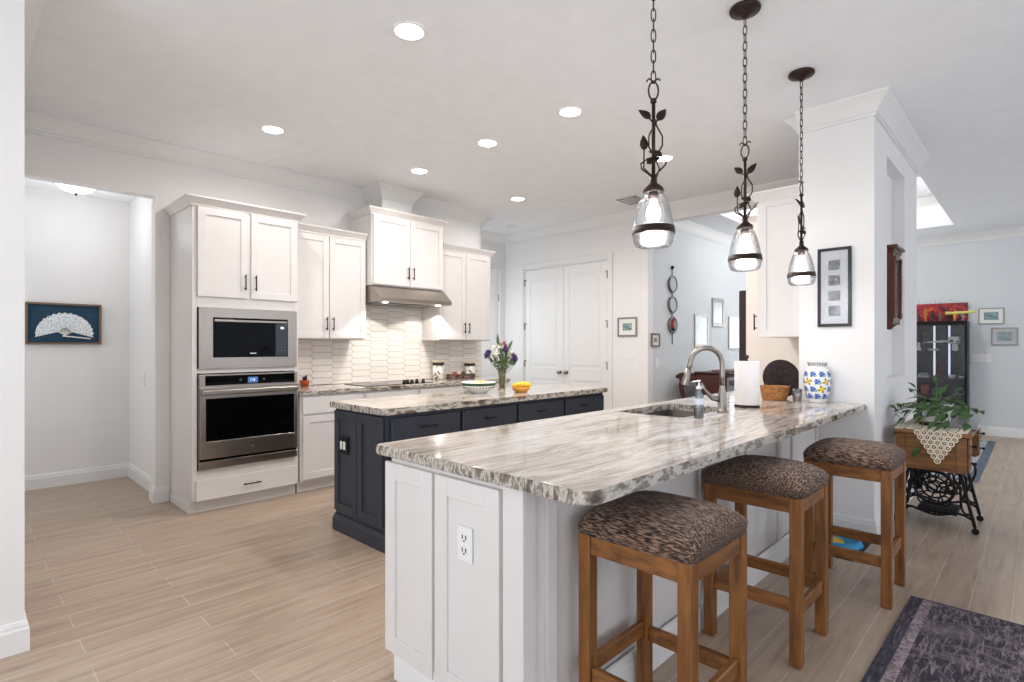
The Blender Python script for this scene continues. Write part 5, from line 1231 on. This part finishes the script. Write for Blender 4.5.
mb = MB(); mb.tube([(10.30, .66, 1.805), (10.30, .98, 1.795)], .020, 10); mb.tube([(10.30, .96, 1.7955), (10.30, 1.0, 1.794)], .026, 10); mb.tube([(10.32, .9, 1.6805), (10.30, .9, 1.80)], .006, 6)
mb.build('yellow_rod', mat('pale_yellow_plastic', (226, 218, 120), .4), loc=(10.30, .85, 1.68), label='pale yellow rod sticking out sideways above the display cabinet', cat='rod')

# ------------------------------------------------------------ living room furniture seen over the sink
cs_ = thing('console_table', (7.2, 3.0, 0), 'dark reddish wooden console with a curved front leg behind the faucet', 'console')
mb = MB(); mb.box(6.62, 7.9, 2.74, 3.14, .08, .955, .006); mb.build('body', M_mahog, cs_)
MB().box(6.60, 7.92, 2.70, 3.16, .9555, .985, .008, 2).build('top', mat('dark_wood_top', (44, 20, 18), .3), cs_)
mb = MB(); mb.box(6.62, 7.9, 3.14, 3.38, .86, .93, .01); mb.tube([(6.65, 3.14, .93), (6.65, 3.28, .95), (6.65, 3.38, .93), (6.65, 3.42, .90)], .026, 8); mb.build('shelf_rail', M_mahog, cs_)
for x in (6.66, 7.86): MB().tube(bez(((x, 3.34, .88), (x, 3.42, .70), (x, 3.22, .55), (x, 3.30, .05)), 12), [.032, .034, .032, .028, .026, .024, .022, .022, .022, .022, .024, .028, .03], 10).build('leg', M_mahog, cs_)
MB().box(6.64, 7.88, 3.14, 3.36, 0, .06, .004).build('plinth', M_mahog, cs_)
sb = thing('side_stand', (6.55, 2.58, 0), 'low dark stand carrying the grey machine beside the console', 'stand')
mb = MB(); mb.box(6.40, 6.80, 2.42, 2.69, .72, .75, .004)
for (x, y) in ((6.42, 2.44), (6.78, 2.44), (6.42, 2.67), (6.78, 2.67)): mb.box(x-.015, x+.015, y-.015, y+.015, 0, .72)
mb.build('frame', M_mahog, sb)
pr = thing('printer', (6.6, 2.56, .75), 'grey boxy machine standing right of the wooden console', 'printer')
MB().box(6.43, 6.78, 2.44, 2.67, .7505, .93, .012, 2).build('body', mat('machine_grey', (132, 136, 144), .4), pr)
mb = MB(); mb.box(6.424, 6.4295, 2.47, 2.64, .84, .90, .002); mb.build('front_panel', mat('machine_dark', (80, 84, 92), .4), pr)
mb = MB(); mb.box(6.422, 6.4235, 2.53, 2.56, .85, .88); mb.build('button', M_slot, pr)
MB().box(6.70, 7.1, 2.76, 2.98, .9855, 1.01, .01, 2).build('folded_cloth', mat('mauve_cloth', (150, 112, 116), .9, bump=.4), loc=(6.9, 2.87, .9855), label='folded mauve cloth on the wooden console', cat='cloth')
